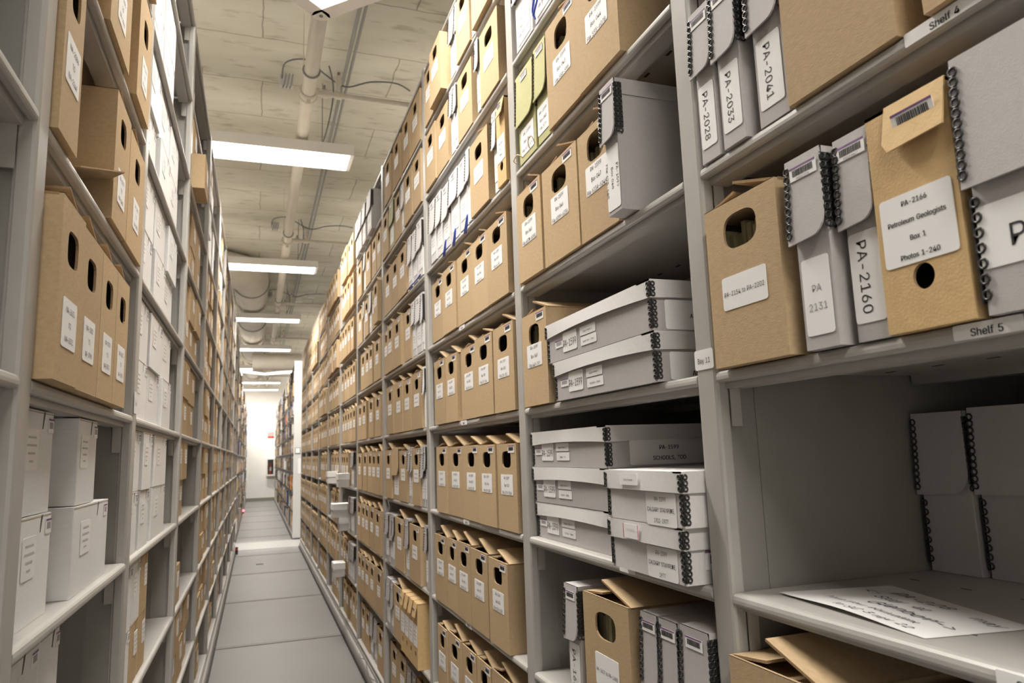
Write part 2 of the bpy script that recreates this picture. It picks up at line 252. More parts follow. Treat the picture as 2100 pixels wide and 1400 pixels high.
    (97, (40,-2,31,-1,24,1,17,5,12,11,9,18,8,27,8,34,11,40,15,45,19,48,25,51,31,53,38,54,45,55,52,56,58,57,63,57,66,59,68,61,69,64,68,70,67,74,64,78,60,80,55,82,49,83,43,
     82,37,81,33,78,29,75,27,72,25,68,10,73,14,81,20,87,26,91,33,94,41,96,48,96,54,96,60,95,66,93,71,90,76,86,81,80,83,72,84,63,84,0,69,0,69,13,68,13,66,10,63,6,59,3,54,
     0,48,-2,43,11,50,12,57,15,62,19,66,23,68,29,69,34,69,47,67,46,65,45,62,45,58,44,54,43,50,43,47,42,44,42,39,41,34,40,29,38,26,35,24,31,23,26,24,22,25,18,28,15,32,13,
     37,12), (38,40,39,38,41,40,37,41,38,37,42,41,36,42,37,36,43,42,35,43,36,35,44,43,34,44,35,34,26,44,26,45,44,34,27,26,25,45,26,34,28,27,24,45,25,34,29,28,33,29,34,23,
     45,24,23,46,45,33,30,29,22,46,23,33,31,30,21,46,22,32,31,33,21,47,46,20,47,21,19,47,20,19,48,47,18,48,19,17,64,18,64,48,18,16,64,17,15,64,16,14,64,15,13,64,14,12,64,
     13,11,64,12,10,64,11,9,64,10,9,65,64,63,48,64,9,66,65,9,67,66,8,67,9,8,68,67,8,69,68,8,70,69,8,71,70,8,72,71,8,73,72,8,74,73,7,74,8,7,75,74,7,76,75,7,77,76,62,48,63,
     6,77,7,6,78,77,61,48,62,5,78,6,5,79,78,60,50,61,50,48,61,5,80,79,59,50,60,4,80,5,4,81,80,4,82,81,58,51,59,51,50,59,4,83,82,58,52,51,49,48,50,57,52,58,4,57,83,4,52,
     57,3,52,4,3,53,52,3,54,53,2,54,3,2,55,54,1,55,2,1,56,55,0,56,1)),
    (106, (57,-2,49,-1,43,1,38,4,34,8,32,11,30,15,28,15,28,0,13,0,13,127,28,127,28,80,30,80,32,83,34,86,38,90,43,93,49,95,57,96,68,95,78,90,86,83,92,73,96,61,98,47,96,33,
     92,21,86,11,78,4,69,-1,55,12,63,13,70,16,75,22,79,29,81,38,82,47,81,57,79,65,75,72,70,78,63,81,55,82,47,81,40,78,35,73,31,66,29,57,28,47,29,37,31,29,35,22,40,16,47,
     13), (9,11,10,9,12,11,18,20,19,17,20,18,17,21,20,16,21,17,16,22,21,15,22,16,14,22,15,14,43,22,43,42,22,42,23,22,13,43,14,13,44,43,13,45,44,41,23,42,9,13,12,9,47,13,
     47,46,13,46,45,13,40,23,41,40,24,23,39,24,40,9,48,47,38,24,39,38,25,24,9,49,48,37,25,38,9,50,49,36,25,37,36,26,25,35,26,36,9,51,50,35,27,26,34,27,35,9,7,51,7,52,51,
     33,27,34,7,53,52,33,28,27,32,28,33,7,6,53,6,54,53,9,8,7,5,54,6,31,28,32,5,31,54,5,28,31,4,28,5,4,29,28,3,29,4,2,29,3,2,30,29,1,30,2,1,0,30)),
    (99, (52,-2,40,-1,29,4,21,11,14,21,10,33,9,47,10,61,14,73,21,83,29,90,40,95,52,96,59,96,65,94,71,92,76,89,81,85,85,80,88,75,90,69,76,65,74,69,73,72,70,75,67,78,64,80,
     61,81,56,82,52,82,43,81,36,78,31,72,27,65,25,56,24,47,25,38,27,29,31,22,36,16,43,13,52,12,56,12,61,13,64,14,68,17,71,19,73,22,75,26,76,29,91,26,88,19,85,14,81,9,77,
     5,71,2,65,0,59,-2), (11,13,12,11,14,13,10,14,11,10,15,14,10,16,15,9,16,10,9,17,16,9,29,17,29,18,17,8,30,9,30,29,9,28,18,29,27,18,28,8,31,30,26,18,27,26,19,18,25,19,
     26,24,19,25,8,32,31,23,19,24,23,20,19,7,32,8,22,20,23,7,33,32,22,21,20,7,34,33,6,34,7,6,35,34,5,35,6,5,36,35,5,37,36,4,37,5,4,38,37,48,50,49,48,51,50,47,51,48,46,51,
     47,4,39,38,3,39,4,46,52,51,45,52,46,44,52,45,3,40,39,43,52,44,43,53,52,42,53,43,3,41,40,41,53,42,3,53,41,2,53,3,2,54,53,2,55,54,1,55,2,1,56,55,1,57,56,0,57,1)),
    (106, (49,-2,38,-1,28,4,20,11,14,21,10,33,9,47,10,61,14,73,20,83,28,90,38,95,49,96,57,95,63,93,68,90,72,86,75,83,77,80,78,80,78,127,93,127,93,0,78,0,78,15,77,15,75,
     11,72,8,68,4,63,1,57,-1,51,12,59,13,66,16,71,22,75,29,77,37,78,47,77,57,75,66,71,73,66,78,59,81,51,82,43,81,36,78,31,72,27,65,25,57,24,47,25,38,27,29,31,22,36,16,43,
     13), (19,21,20,19,22,21,11,13,12,11,14,13,10,14,11,10,15,14,9,15,10,9,16,15,9,17,16,8,44,9,44,43,9,43,17,9,43,18,17,42,18,43,41,18,42,8,45,44,41,19,18,41,40,19,40,
     39,19,39,22,19,8,46,45,7,46,8,7,47,46,38,22,39,7,48,47,6,48,7,37,22,38,6,49,48,6,50,49,36,22,37,5,50,6,5,51,50,35,22,36,4,51,5,4,52,51,34,24,35,24,22,35,4,53,52,33,
     24,34,3,53,4,3,54,53,32,25,33,25,24,33,32,26,25,23,22,24,3,31,54,31,26,32,3,26,31,3,27,26,2,27,3,2,28,27,2,29,28,1,29,2,1,30,29,0,30,1)),
    (101, (53,-2,40,-1,29,4,20,11,14,21,10,33,9,47,10,60,14,72,20,82,29,90,39,95,51,96,59,95,66,94,73,90,80,85,85,79,89,70,92,60,93,48,93,42,19,42,19,55,84,55,77,51,77,
     59,74,67,71,74,66,78,59,82,51,83,43,81,37,78,31,74,27,67,25,60,24,53,24,44,25,35,28,27,32,20,38,15,45,12,53,12,59,12,63,13,68,15,71,18,74,22,76,26,91,23,88,16,84,10,
     78,5,71,1,62,-1), (11,13,12,11,14,13,10,14,11,10,15,14,10,16,15,9,16,10,9,31,16,31,17,16,9,32,31,30,17,31,8,32,9,29,17,30,8,33,32,29,18,17,28,18,29,8,34,33,27,18,28,
     8,35,34,7,35,8,27,19,18,7,36,35,26,19,27,26,24,19,24,20,19,6,23,7,23,36,7,23,37,36,25,24,26,6,22,23,37,24,23,37,20,24,38,20,37,38,21,20,5,22,6,39,21,38,5,21,22,5,39,
     21,5,40,39,4,40,5,4,41,40,49,51,50,49,52,51,48,52,49,3,41,4,3,42,41,47,52,48,47,53,52,3,43,42,46,53,47,45,53,46,3,44,43,44,53,45,3,53,44,2,53,3,2,54,53,2,55,54,1,55,
     2,1,56,55,0,56,1)),
    (63, (57,95,57,82,2,82,2,95,20,0,20,108,21,115,24,121,28,126,34,130,40,132,47,132,52,132,56,132,59,131,61,130,57,117,56,118,54,118,51,118,49,118,43,118,39,115,36,111,
     35,105,35,0), (10,12,11,10,13,12,9,13,10,9,14,13,9,15,14,9,16,15,8,17,9,17,16,9,7,19,8,19,18,8,18,17,8,6,20,7,20,19,7,6,21,20,6,22,21,5,22,6,5,23,22,5,24,23,4,24,5,
     4,25,24,2,0,3,2,1,0)),
    (106, (52,-38,42,-37,33,-35,26,-32,21,-28,16,-23,13,-17,25,-10,28,-13,30,-16,34,-20,39,-22,44,-24,52,-24,62,-23,71,-19,76,-12,78,-1,78,17,77,17,74,14,72,10,68,7,63,4,
     57,2,49,1,38,3,28,7,20,13,14,23,10,34,9,48,10,62,14,73,20,83,28,90,38,95,49,96,57,95,63,93,68,90,72,86,75,83,77,80,78,80,78,95,93,95,93,-2,92,-13,88,-22,81,-29,73,
     -34,63,-37,51,15,59,16,66,19,71,24,75,30,77,38,78,48,77,58,75,66,71,73,66,78,59,81,51,82,43,81,36,78,31,73,27,66,25,57,24,48,25,39,27,31,31,24,36,19,43,16), (36,38,
     37,36,39,38,44,46,45,44,47,46,35,39,36,35,40,39,34,40,35,34,41,40,34,42,41,33,66,34,66,65,34,65,42,34,65,43,42,64,43,65,63,43,64,33,67,66,63,44,43,63,62,44,62,61,44,
     61,60,44,60,47,44,33,68,67,32,68,33,32,69,68,32,70,69,31,70,32,59,47,60,31,71,70,31,72,71,58,47,59,30,72,31,30,73,72,57,47,58,29,73,30,29,74,73,56,18,57,18,47,57,29,
     75,74,55,18,56,28,75,29,28,76,75,54,19,55,19,18,55,54,20,19,17,47,18,28,53,76,53,20,54,28,20,53,28,21,20,27,21,28,27,22,21,27,23,22,26,23,27,26,24,23,25,24,26,16,47,
     17,16,48,47,6,8,7,15,48,16,6,9,8,15,49,48,6,10,9,5,10,6,14,49,15,5,11,10,5,12,11,14,50,49,4,12,5,13,50,14,4,13,12,4,50,13,3,50,4,3,51,50,2,51,3,2,52,51,1,52,2,1,0,
     52)),
    (103, (28,57,28,0,13,0,13,127,28,127,28,72,26,72,31,83,38,91,47,95,57,96,66,95,74,92,80,87,85,80,88,71,89,60,89,0,74,0,74,59,73,69,68,76,61,81,52,82,46,82,40,79,35,
     76,32,71,29,64), (2,4,3,2,6,4,6,5,4,9,11,10,9,12,11,8,12,9,8,13,12,7,13,8,7,23,13,23,14,13,6,25,7,25,24,7,24,23,7,22,14,23,21,14,22,21,15,14,6,26,25,20,15,21,6,27,
     26,2,28,6,28,27,6,20,16,15,19,16,20,2,0,28,19,17,16,18,17,19,2,1,0)),
    (42, (21,111,17,111,13,114,11,117,10,121,11,125,13,128,17,130,21,131,25,130,28,128,31,125,32,121,31,117,28,114,25,111,13,0,13,95,28,95,28,0), (16,18,17,16,19,18,7,9,
     8,6,9,7,6,10,9,5,10,6,5,11,10,4,11,5,4,12,11,3,12,4,3,13,12,2,13,3,2,14,13,1,14,2,1,15,14,0,15,1)),
    (42, (21,111,17,111,13,114,11,117,10,121,11,125,13,128,17,130,21,131,25,130,28,128,31,125,31,121,31,117,28,114,25,111,13,95,28,95,28,-8,28,-16,25,-23,22,-28,16,-32,9,
     -35,1,-36,-2,-36,-2,-22,1,-22,6,-21,10,-18,12,-13,13,-7), (31,17,16,31,18,17,30,18,31,30,19,18,29,19,30,29,20,19,28,20,29,27,20,28,25,27,26,25,20,27,25,21,20,25,22,
     21,25,23,22,25,24,23,7,9,8,6,9,7,6,10,9,5,10,6,5,11,10,4,11,5,4,12,11,3,12,4,3,13,12,2,13,3,2,14,13,1,14,2,1,15,14,0,15,1)),
    (95, (27,34,27,53,30,53,71,95,90,95,46,50,44,50,13,0,13,127,28,127,28,0,73,0,37,46,48,57,93,0), (7,9,8,7,1,9,1,10,9,2,4,3,2,13,4,13,5,4,2,12,13,5,14,13,7,0,1,10,2,1,
     10,12,2,0,5,6,0,14,5,10,11,12,7,14,0,10,14,7,11,14,10)),
    (47, (35,-1,25,1,18,5,14,12,13,21,13,127,28,127,28,25,29,19,30,16,32,14,37,13,39,13,40,13,41,13,42,14,45,1,43,0,40,0,38,-1), (4,6,5,4,7,6,4,8,7,3,8,4,3,9,8,3,10,9,3,
     11,10,14,16,15,13,16,14,12,16,13,11,16,12,3,16,11,2,16,3,1,16,2,0,16,1,0,17,16,0,18,17,0,19,18)),
    (152, (13,0,13,95,28,95,28,74,27,74,29,81,33,86,38,91,43,94,49,96,55,97,64,95,72,90,77,83,80,74,78,74,80,80,84,86,89,90,95,94,102,96,109,97,117,96,124,93,130,88,135,
     82,138,74,139,64,139,0,124,0,124,63,122,72,118,78,112,82,105,83,99,82,94,80,89,77,86,73,84,68,84,62,84,0,69,0,69,65,67,72,63,78,57,81,50,83,44,82,39,80,35,77,31,72,
     29,67,28,59,28,0), (9,11,10,20,22,21,8,11,9,19,22,20,19,23,22,8,12,11,0,2,1,0,4,2,4,3,2,7,12,8,18,23,19,18,24,23,6,12,7,17,24,18,6,13,12,17,25,24,5,47,6,47,13,6,16,
     34,17,34,25,17,47,46,13,46,14,13,5,48,47,16,35,34,33,25,34,33,26,25,5,49,48,16,36,35,32,26,33,45,14,46,4,49,5,15,36,16,4,50,49,15,37,36,31,26,32,44,15,45,15,14,45,4,
     51,50,15,38,37,31,27,26,0,52,4,52,51,4,44,38,15,44,39,38,30,27,31,43,39,44,43,40,39,0,53,52,42,40,43,30,28,27,29,28,30,42,41,40,0,54,53)),
    (102, (28,57,28,0,13,0,13,95,28,95,28,72,26,72,31,83,38,91,47,95,57,96,66,95,74,92,80,87,85,80,88,71,89,60,89,0,74,0,74,59,73,69,68,76,61,81,52,82,46,82,40,79,35,76,
     32,71,29,64), (9,11,10,9,12,11,2,4,3,2,6,4,6,5,4,8,12,9,8,13,12,7,13,8,7,23,13,23,14,13,6,25,7,25,24,7,24,23,7,22,14,23,21,14,22,21,15,14,6,26,25,20,15,21,6,27,26,2,
     28,6,28,27,6,20,16,15,19,16,20,2,0,28,19,17,16,18,17,19,2,1,0)),
    (104, (52,-2,40,-1,29,4,21,11,14,21,10,33,9,47,10,61,14,73,21,83,29,90,40,95,52,96,64,95,75,90,83,83,90,73,94,61,95,47,94,33,90,21,83,11,75,4,64,-1,52,12,61,13,68,16,
     73,22,77,29,79,38,80,47,79,56,77,65,73,72,68,78,61,81,52,82,43,81,36,78,31,72,27,65,25,56,24,47,25,38,27,29,31,22,36,16,43,13), (11,13,12,10,13,11,10,14,13,9,14,10,
     9,15,14,8,37,9,37,36,9,36,15,9,36,35,15,35,16,15,8,38,37,34,16,35,8,39,38,33,16,34,7,39,8,33,17,16,7,40,39,32,17,33,7,41,40,31,17,32,6,41,7,31,18,17,6,42,41,30,18,
     31,5,42,6,5,43,42,29,18,30,29,19,18,5,44,43,28,19,29,28,20,19,4,44,5,4,45,44,27,20,28,4,46,45,26,20,27,3,46,4,26,21,20,3,47,46,25,21,26,3,24,47,24,21,25,3,21,24,2,
     21,3,2,22,21,1,22,2,1,23,22,0,23,1)),
    (106, (13,-36,13,95,28,95,28,80,30,80,32,83,34,86,38,90,43,93,49,95,57,96,68,95,78,90,86,83,92,73,96,61,98,47,96,33,92,21,86,11,78,4,69,-1,57,-2,49,-1,43,1,38,4,34,8,
     32,11,30,15,28,15,28,-36,55,12,63,13,70,16,75,22,79,29,81,38,82,47,81,57,79,65,75,72,70,78,63,81,55,82,47,81,40,78,35,73,31,66,29,57,28,47,29,37,31,29,35,22,40,16,
     47,13), (9,11,10,8,11,9,0,2,1,0,3,2,8,12,11,7,12,8,7,13,12,6,13,7,5,13,6,5,43,13,43,42,13,42,14,13,4,43,5,4,44,43,4,45,44,41,14,42,0,4,3,0,48,4,48,47,4,47,46,4,46,
     45,4,40,14,41,40,15,14,39,15,40,38,15,39,38,16,15,0,49,48,37,16,38,0,50,49,36,16,37,36,17,16,35,17,36,0,51,50,35,18,17,34,18,35,0,29,51,29,52,51,33,18,34,29,53,52,
     33,19,18,32,19,33,29,28,53,28,54,53,0,30,29,27,54,28,31,19,32,27,31,54,27,19,31,26,19,27,26,20,19,25,20,26,24,20,25,24,21,20,23,21,24,23,22,21)),
    (106, (93,-36,78,-36,78,15,77,15,74,11,72,8,68,4,63,1,57,-1,49,-2,38,-1,28,4,20,11,14,21,10,33,9,47,10,61,14,73,20,83,28,90,38,95,49,96,57,95,63,93,68,90,72,86,75,83,
     77,80,78,80,78,95,93,95,51,12,59,13,66,16,71,22,75,29,77,37,78,47,77,57,75,66,71,73,66,78,59,81,51,82,43,81,36,78,31,72,27,65,25,57,24,47,25,38,27,29,31,22,36,16,43,
     13), (20,22,21,20,23,22,28,30,29,28,0,30,19,23,20,19,24,23,18,24,19,18,25,24,18,26,25,17,44,18,44,43,18,43,26,18,43,27,26,42,27,43,41,27,42,17,45,44,41,28,27,41,40,
     28,40,39,28,39,38,28,38,0,28,17,46,45,16,46,17,16,47,46,16,48,47,15,48,16,37,0,38,15,49,48,15,50,49,36,0,37,14,50,15,14,51,50,35,0,36,13,51,14,13,52,51,34,2,35,2,0,
     35,13,53,52,33,2,34,12,53,13,12,54,53,32,3,33,3,2,33,32,4,3,1,0,2,12,31,54,31,4,32,12,4,31,12,5,4,11,5,12,11,6,5,11,7,6,10,7,11,10,8,7,9,8,10)),
    (65, (13,0,13,95,28,95,28,80,29,80,32,87,38,92,45,95,53,96,55,96,57,96,59,96,61,96,61,81,60,81,57,81,55,81,52,81,45,81,40,79,35,75,31,71,29,65,28,59,28,0), (7,9,8,7,
     10,9,7,11,10,7,12,11,7,13,12,6,13,7,0,2,1,0,3,2,5,13,6,4,17,5,17,16,5,16,15,5,15,14,5,14,13,5,4,18,17,4,19,18,0,4,3,0,22,4,22,21,4,21,20,4,20,19,4,0,23,22,0,24,23)),
    (91, (45,-2,36,-1,28,1,21,4,15,9,11,16,9,24,23,27,26,20,31,15,37,12,45,11,54,12,61,16,66,20,67,26,66,30,64,34,59,37,53,39,37,43,26,46,18,52,13,59,12,68,13,76,16,83,
     22,88,29,93,37,95,47,96,56,95,63,93,70,90,75,85,78,79,81,72,67,69,65,74,61,79,55,82,47,83,39,82,33,79,29,75,27,69,28,65,31,61,36,58,43,56,57,52,69,48,77,43,81,36,83,
     27,82,19,78,12,72,6,65,2,56,-1), (29,31,30,29,32,31,28,32,29,28,33,32,27,33,28,27,34,33,26,34,27,26,41,34,41,35,34,26,42,41,40,35,41,25,42,26,25,43,42,39,35,40,25,
     44,43,39,36,35,38,36,39,24,44,25,24,45,44,37,36,38,24,46,45,23,46,24,23,47,46,23,48,47,22,48,23,22,49,48,22,50,49,22,51,50,21,51,22,21,52,51,20,52,21,20,53,52,19,53,
     20,18,53,19,17,53,18,17,54,53,16,54,17,15,54,16,6,8,7,15,55,54,14,55,15,5,8,6,13,55,14,5,9,8,13,56,55,4,9,5,12,56,13,4,10,9,11,56,12,4,11,10,11,57,56,4,57,11,3,57,4,
     3,58,57,2,58,3,2,59,58,1,59,2,1,0,59)),
    (57, (51,95,51,82,2,82,2,95,16,118,31,118,31,24,32,19,34,15,37,13,43,12,44,13,46,13,48,13,50,13,53,0,51,0,48,-1,45,-1,42,-1,31,1,23,5,18,13,16,23), (23,5,4,23,6,5,2,
     0,3,2,1,0,23,7,6,22,7,23,22,8,7,22,9,8,13,15,14,22,10,9,12,15,13,21,10,22,11,15,12,10,15,11,21,15,10,20,15,21,19,15,20,19,16,15,19,17,16,19,18,17)),
    (103, (46,-1,37,0,29,3,22,8,17,15,14,24,13,35,13,95,28,95,28,36,30,26,34,19,41,14,50,13,56,13,62,15,67,19,71,24,73,31,74,38,74,95,89,95,89,0,75,0,75,23,77,23,71,12,
     64,4,56,0), (6,8,7,6,9,8,19,21,20,19,22,21,18,22,19,6,10,9,5,10,6,17,25,18,25,22,18,5,11,10,16,24,17,24,25,17,4,11,5,16,26,24,26,23,24,26,22,25,15,26,16,4,12,11,14,
     26,15,3,12,4,3,13,12,13,26,14,3,26,13,3,27,26,23,22,26,2,27,3,2,28,27,1,28,2,1,0,28)),
    (97, (41,0,4,95,21,95,41,39,44,30,47,22,49,13,51,5,46,5,48,13,51,22,53,30,56,39,76,95,93,95,57,0), (0,2,1,0,3,2,12,14,13,12,15,14,0,4,3,11,15,12,0,5,4,10,15,11,0,9,5,
     9,6,5,9,6,10,6,15,10,0,8,9,7,15,6,0,7,8,0,15,7)),
    (142, (34,0,6,95,22,95,33,53,36,44,38,34,41,23,44,10,41,10,44,22,46,34,49,44,52,53,63,95,79,95,90,53,93,44,95,34,98,23,101,10,98,10,101,23,103,34,106,44,108,53,120,
     95,136,95,107,0,92,0,80,43,78,50,76,56,74,63,73,70,71,77,69,84,73,84,69,70,67,63,66,56,64,49,62,43,50,0), (0,2,1,0,3,2,12,35,13,35,14,13,35,36,14,36,15,14,24,26,25,
     24,27,26,12,34,35,34,15,36,12,37,34,37,33,34,12,38,37,12,39,38,12,40,39,0,4,3,11,40,12,23,27,24,11,41,40,0,5,4,22,27,23,10,41,11,10,42,41,0,6,5,21,27,22,9,42,10,0,8,
     6,8,7,6,20,19,21,8,42,9,0,42,8)),
    (95, (5,0,43,55,43,43,7,95,25,95,37,76,41,70,45,63,48,57,52,51,44,51,47,57,51,63,54,70,58,76,70,95,88,95,52,42,52,54,89,0,72,0,58,21,54,28,50,34,47,40,43,45,51,45,48,
     40,45,34,41,28,37,21,23,0), (2,4,3,2,5,4,14,16,15,14,17,16,2,6,5,13,17,14,2,1,6,1,7,6,12,18,13,18,17,13,1,11,7,11,8,7,11,8,12,8,18,12,1,10,11,9,18,8,0,10,1,9,19,18,
     0,25,10,25,9,10,25,26,9,26,19,9,0,24,25,27,19,26,0,28,24,28,23,24,28,23,27,23,19,27,0,29,28,22,19,23,0,30,29,21,19,22,0,31,30,20,19,21)),
    (97, (12,-35,15,-21,18,-22,22,-22,26,-22,29,-21,33,-18,35,-15,38,-9,41,0,4,95,21,95,41,39,44,30,47,22,49,13,51,5,46,5,48,13,51,22,53,30,56,39,76,95,93,95,51,-15,48,
     -21,44,-27,40,-31,35,-34,29,-36,23,-36,19,-36,16,-36,14,-35), (9,11,10,9,12,11,21,23,22,21,24,23,9,13,12,20,24,21,19,16,20,16,24,20,9,14,13,18,15,19,15,16,19,9,18,
     14,18,15,14,9,17,18,9,16,17,9,24,16,8,24,9,7,24,8,7,25,24,6,25,7,5,25,6,4,25,5,4,26,25,0,2,1,0,3,2,3,26,4,0,26,3,0,27,26,0,28,27,0,29,28,33,29,0,32,29,33,32,30,29,
     31,30,32)),
    (95, (10,0,10,11,64,80,64,81,12,81,12,95,83,95,83,83,31,15,31,14,85,14,85,0), (4,6,5,4,7,6,4,3,7,3,2,7,2,8,7,1,8,2,1,9,8,1,10,9,1,11,10,0,11,1)),
    (113, (57,-2,44,0,32,6,24,15,17,28,13,44,12,64,13,83,17,99,24,112,33,121,44,127,57,129,70,127,81,121,90,112,96,99,100,83,101,64,100,44,96,28,90,15,81,6,70,0,57,12,65,
     14,73,18,78,26,83,36,85,49,86,64,85,79,83,91,78,101,73,109,65,113,57,115,48,113,41,109,35,101,31,91,28,79,27,64,28,49,31,36,35,26,41,18,48,14), (11,13,12,10,13,11,
     10,14,13,9,14,10,9,36,14,36,15,14,9,37,36,35,15,36,9,38,37,34,15,35,8,38,9,34,16,15,8,39,38,33,16,34,8,40,39,32,16,33,7,40,8,32,17,16,7,41,40,31,17,32,6,41,7,31,18,
     17,6,42,41,30,18,31,5,42,6,5,43,42,29,18,30,29,19,18,5,44,43,28,19,29,4,44,5,28,20,19,4,45,44,27,20,28,3,45,4,27,21,20,3,46,45,26,21,27,3,47,46,25,21,26,2,47,3,25,
     22,21,2,24,47,24,22,25,2,22,24,1,22,2,1,23,22,1,0,23)),
    (113, (19,0,19,14,98,14,98,0,69,127,69,0,53,0,53,112,52,112,22,89,22,107,50,127), (10,4,11,10,8,4,8,7,4,7,5,4,10,9,8,6,5,7,0,2,1,0,3,2)),
    (113, (16,0,16,12,59,57,65,64,71,71,75,76,78,82,79,87,80,93,79,99,77,105,73,109,68,112,62,114,56,115,49,114,43,112,38,108,35,103,32,97,32,90,16,90,18,101,22,111,28,
     118,36,124,45,128,56,129,67,128,76,124,84,119,90,111,94,103,95,93,95,86,93,79,89,72,84,65,77,56,67,45,38,15,38,14,97,14,97,0), (26,28,27,26,29,28,25,29,26,25,30,29,
     24,30,25,24,31,30,23,15,24,15,14,24,14,13,24,13,31,24,12,31,13,23,16,15,11,31,12,23,17,16,11,32,31,22,17,23,10,32,11,22,18,17,9,32,10,22,19,18,9,33,32,21,19,22,8,33,
     9,21,20,19,8,34,33,7,34,8,6,34,7,6,35,34,5,35,6,5,36,35,4,36,5,4,37,36,3,37,4,3,38,37,2,38,3,1,38,2,1,39,38,1,40,39,1,41,40,1,42,41,1,43,42,0,43,1)),
    (113, (54,-2,43,-1,33,2,24,7,18,14,13,23,11,33,27,33,29,27,32,22,36,18,41,15,48,13,55,12,62,13,69,15,74,19,79,23,81,29,82,36,81,43,79,49,75,54,69,58,61,61,50,62,39,
     62,39,75,72,112,72,113,17,113,17,127,93,127,93,115,53,70,53,72,66,72,77,69,86,63,93,56,97,46,98,36,97,26,93,17,86,9,77,3,67,-1), (30,32,31,30,33,32,30,29,33,29,28,
     33,28,34,33,27,35,28,35,34,28,26,35,27,26,36,35,26,37,36,26,38,37,26,25,38,25,24,38,24,39,38,23,39,24,22,39,23,22,40,39,21,40,22,20,40,21,20,41,40,19,41,20,18,41,19,
     18,42,41,5,7,6,5,8,7,17,42,18,5,9,8,17,43,42,16,43,17,4,9,5,4,10,9,15,43,16,4,11,10,15,44,43,14,44,15,4,12,11,3,12,4,13,44,14,3,13,12,3,44,13,3,45,44,2,45,3,2,46,45,
     1,46,2,1,0,46)),
    (113, (10,26,10,40,62,127,78,127,27,41,103,41,103,26,70,0,70,30,70,37,70,79,86,79,86,0), (1,3,2,1,4,3,9,11,10,9,12,11,1,5,4,1,9,5,9,6,5,0,9,1,0,8,9,12,6,9,0,7,8,7,6,
     0,7,12,6)),
    (113, (55,-2,45,-1,35,3,27,8,21,15,17,23,15,33,31,33,32,27,34,22,38,18,43,15,49,13,55,12,63,13,69,16,74,20,79,26,81,33,82,41,81,48,78,55,74,61,69,66,62,68,54,69,48,
     69,42,67,36,65,32,61,17,63,24,127,92,127,92,113,38,113,33,75,34,75,39,79,44,81,51,83,57,83,66,83,73,80,80,76,86,71,91,65,95,58,97,50,98,41,96,29,92,19,86,10,77,4,67,
     0), (30,34,31,34,32,31,34,33,32,30,35,34,39,41,40,38,41,39,38,42,41,37,42,38,37,43,42,36,43,37,36,44,43,30,36,35,30,26,36,26,25,36,25,44,36,25,45,44,24,45,25,30,27,
     26,23,45,24,30,28,27,22,45,23,22,46,45,30,29,28,21,46,22,21,47,46,20,47,21,20,48,47,19,48,20,19,49,48,18,49,19,17,49,18,5,7,6,5,8,7,17,50,49,5,9,8,16,50,17,4,9,5,4,
     10,9,15,50,16,15,51,50,4,11,10,14,51,15,4,12,11,3,12,4,13,51,14,3,13,12,3,51,13,3,52,51,2,52,3,2,53,52,1,53,2,1,0,53)),
    (113, (57,-2,45,0,36,4,27,10,21,19,17,29,16,40,17,50,20,60,26,71,34,85,63,127,80,127,38,65,36,65,38,69,41,72,45,75,49,77,54,78,59,79,70,77,79,74,87,68,92,60,96,50,97,
     39,96,28,92,18,86,10,78,4,68,0,57,12,64,13,70,16,75,20,79,25,81,32,82,39,81,47,79,53,75,59,70,63,64,65,57,66,50,65,43,63,38,59,34,53,32,47,31,40,32,32,34,25,38,20,
     43,16,50,13), (10,12,11,10,16,12,16,13,12,9,16,10,19,21,20,18,21,19,18,22,21,17,22,18,16,22,17,16,23,22,9,15,16,13,44,16,44,23,16,8,15,9,8,14,15,44,43,23,43,24,23,
     13,45,44,13,46,45,42,24,43,8,13,14,8,46,13,8,47,46,41,24,42,41,25,24,7,47,8,7,48,47,40,25,41,7,49,48,39,25,40,39,26,25,6,49,7,6,50,49,38,26,39,5,50,6,5,51,50,37,26,
     38,37,27,26,5,52,51,36,27,37,4,52,5,36,28,27,4,53,52,35,28,36,4,54,53,34,28,35,3,54,4,34,29,28,3,55,54,33,29,34,3,32,55,32,29,33,3,29,32,2,29,3,2,30,29,1,30,2,1,31,
     30,0,31,1)),
    (113, (24,0,81,112,81,113,16,113,16,127,98,127,98,112,41,0), (3,5,4,3,2,5,2,6,5,1,6,2,1,7,6,0,7,1)),
    (113, (57,-2,44,-1,34,3,25,8,19,15,14,24,13,34,14,42,16,49,20,55,25,60,31,64,38,66,38,67,30,70,23,77,19,85,18,95,19,104,23,112,29,119,36,124,46,128,57,129,67,128,77,
     124,84,119,90,112,94,104,95,95,94,85,90,77,83,70,75,67,75,66,82,64,88,60,93,55,97,49,99,42,100,34,99,24,95,15,88,8,79,3,69,-1,57,12,64,13,71,15,77,18,81,23,83,28,84,
     35,83,41,81,47,76,52,71,56,64,58,57,59,49,58,42,56,37,52,32,47,30,41,29,35,30,28,32,23,36,18,42,15,49,13,57,72,63,73,69,75,73,78,77,83,79,88,80,94,79,100,77,105,73,
     109,69,112,63,114,57,115,50,114,44,112,40,109,36,105,34,100,33,94,34,88,36,83,40,78,44,75,50,73), (22,24,23,21,24,22,21,25,24,20,25,21,20,26,25,19,26,20,19,82,26,82,
     27,26,19,83,82,81,27,82,19,84,83,80,27,81,18,84,19,80,28,27,18,85,84,79,28,80,18,86,85,78,28,79,18,87,86,77,28,78,17,87,18,77,29,28,17,88,87,76,29,77,16,88,17,76,30,
     29,16,89,88,75,30,76,16,90,89,74,30,75,74,31,30,15,90,16,15,91,90,73,31,74,15,92,91,72,31,73,72,32,31,14,92,15,14,93,92,71,32,72,14,70,93,70,32,71,14,32,70,14,33,32,
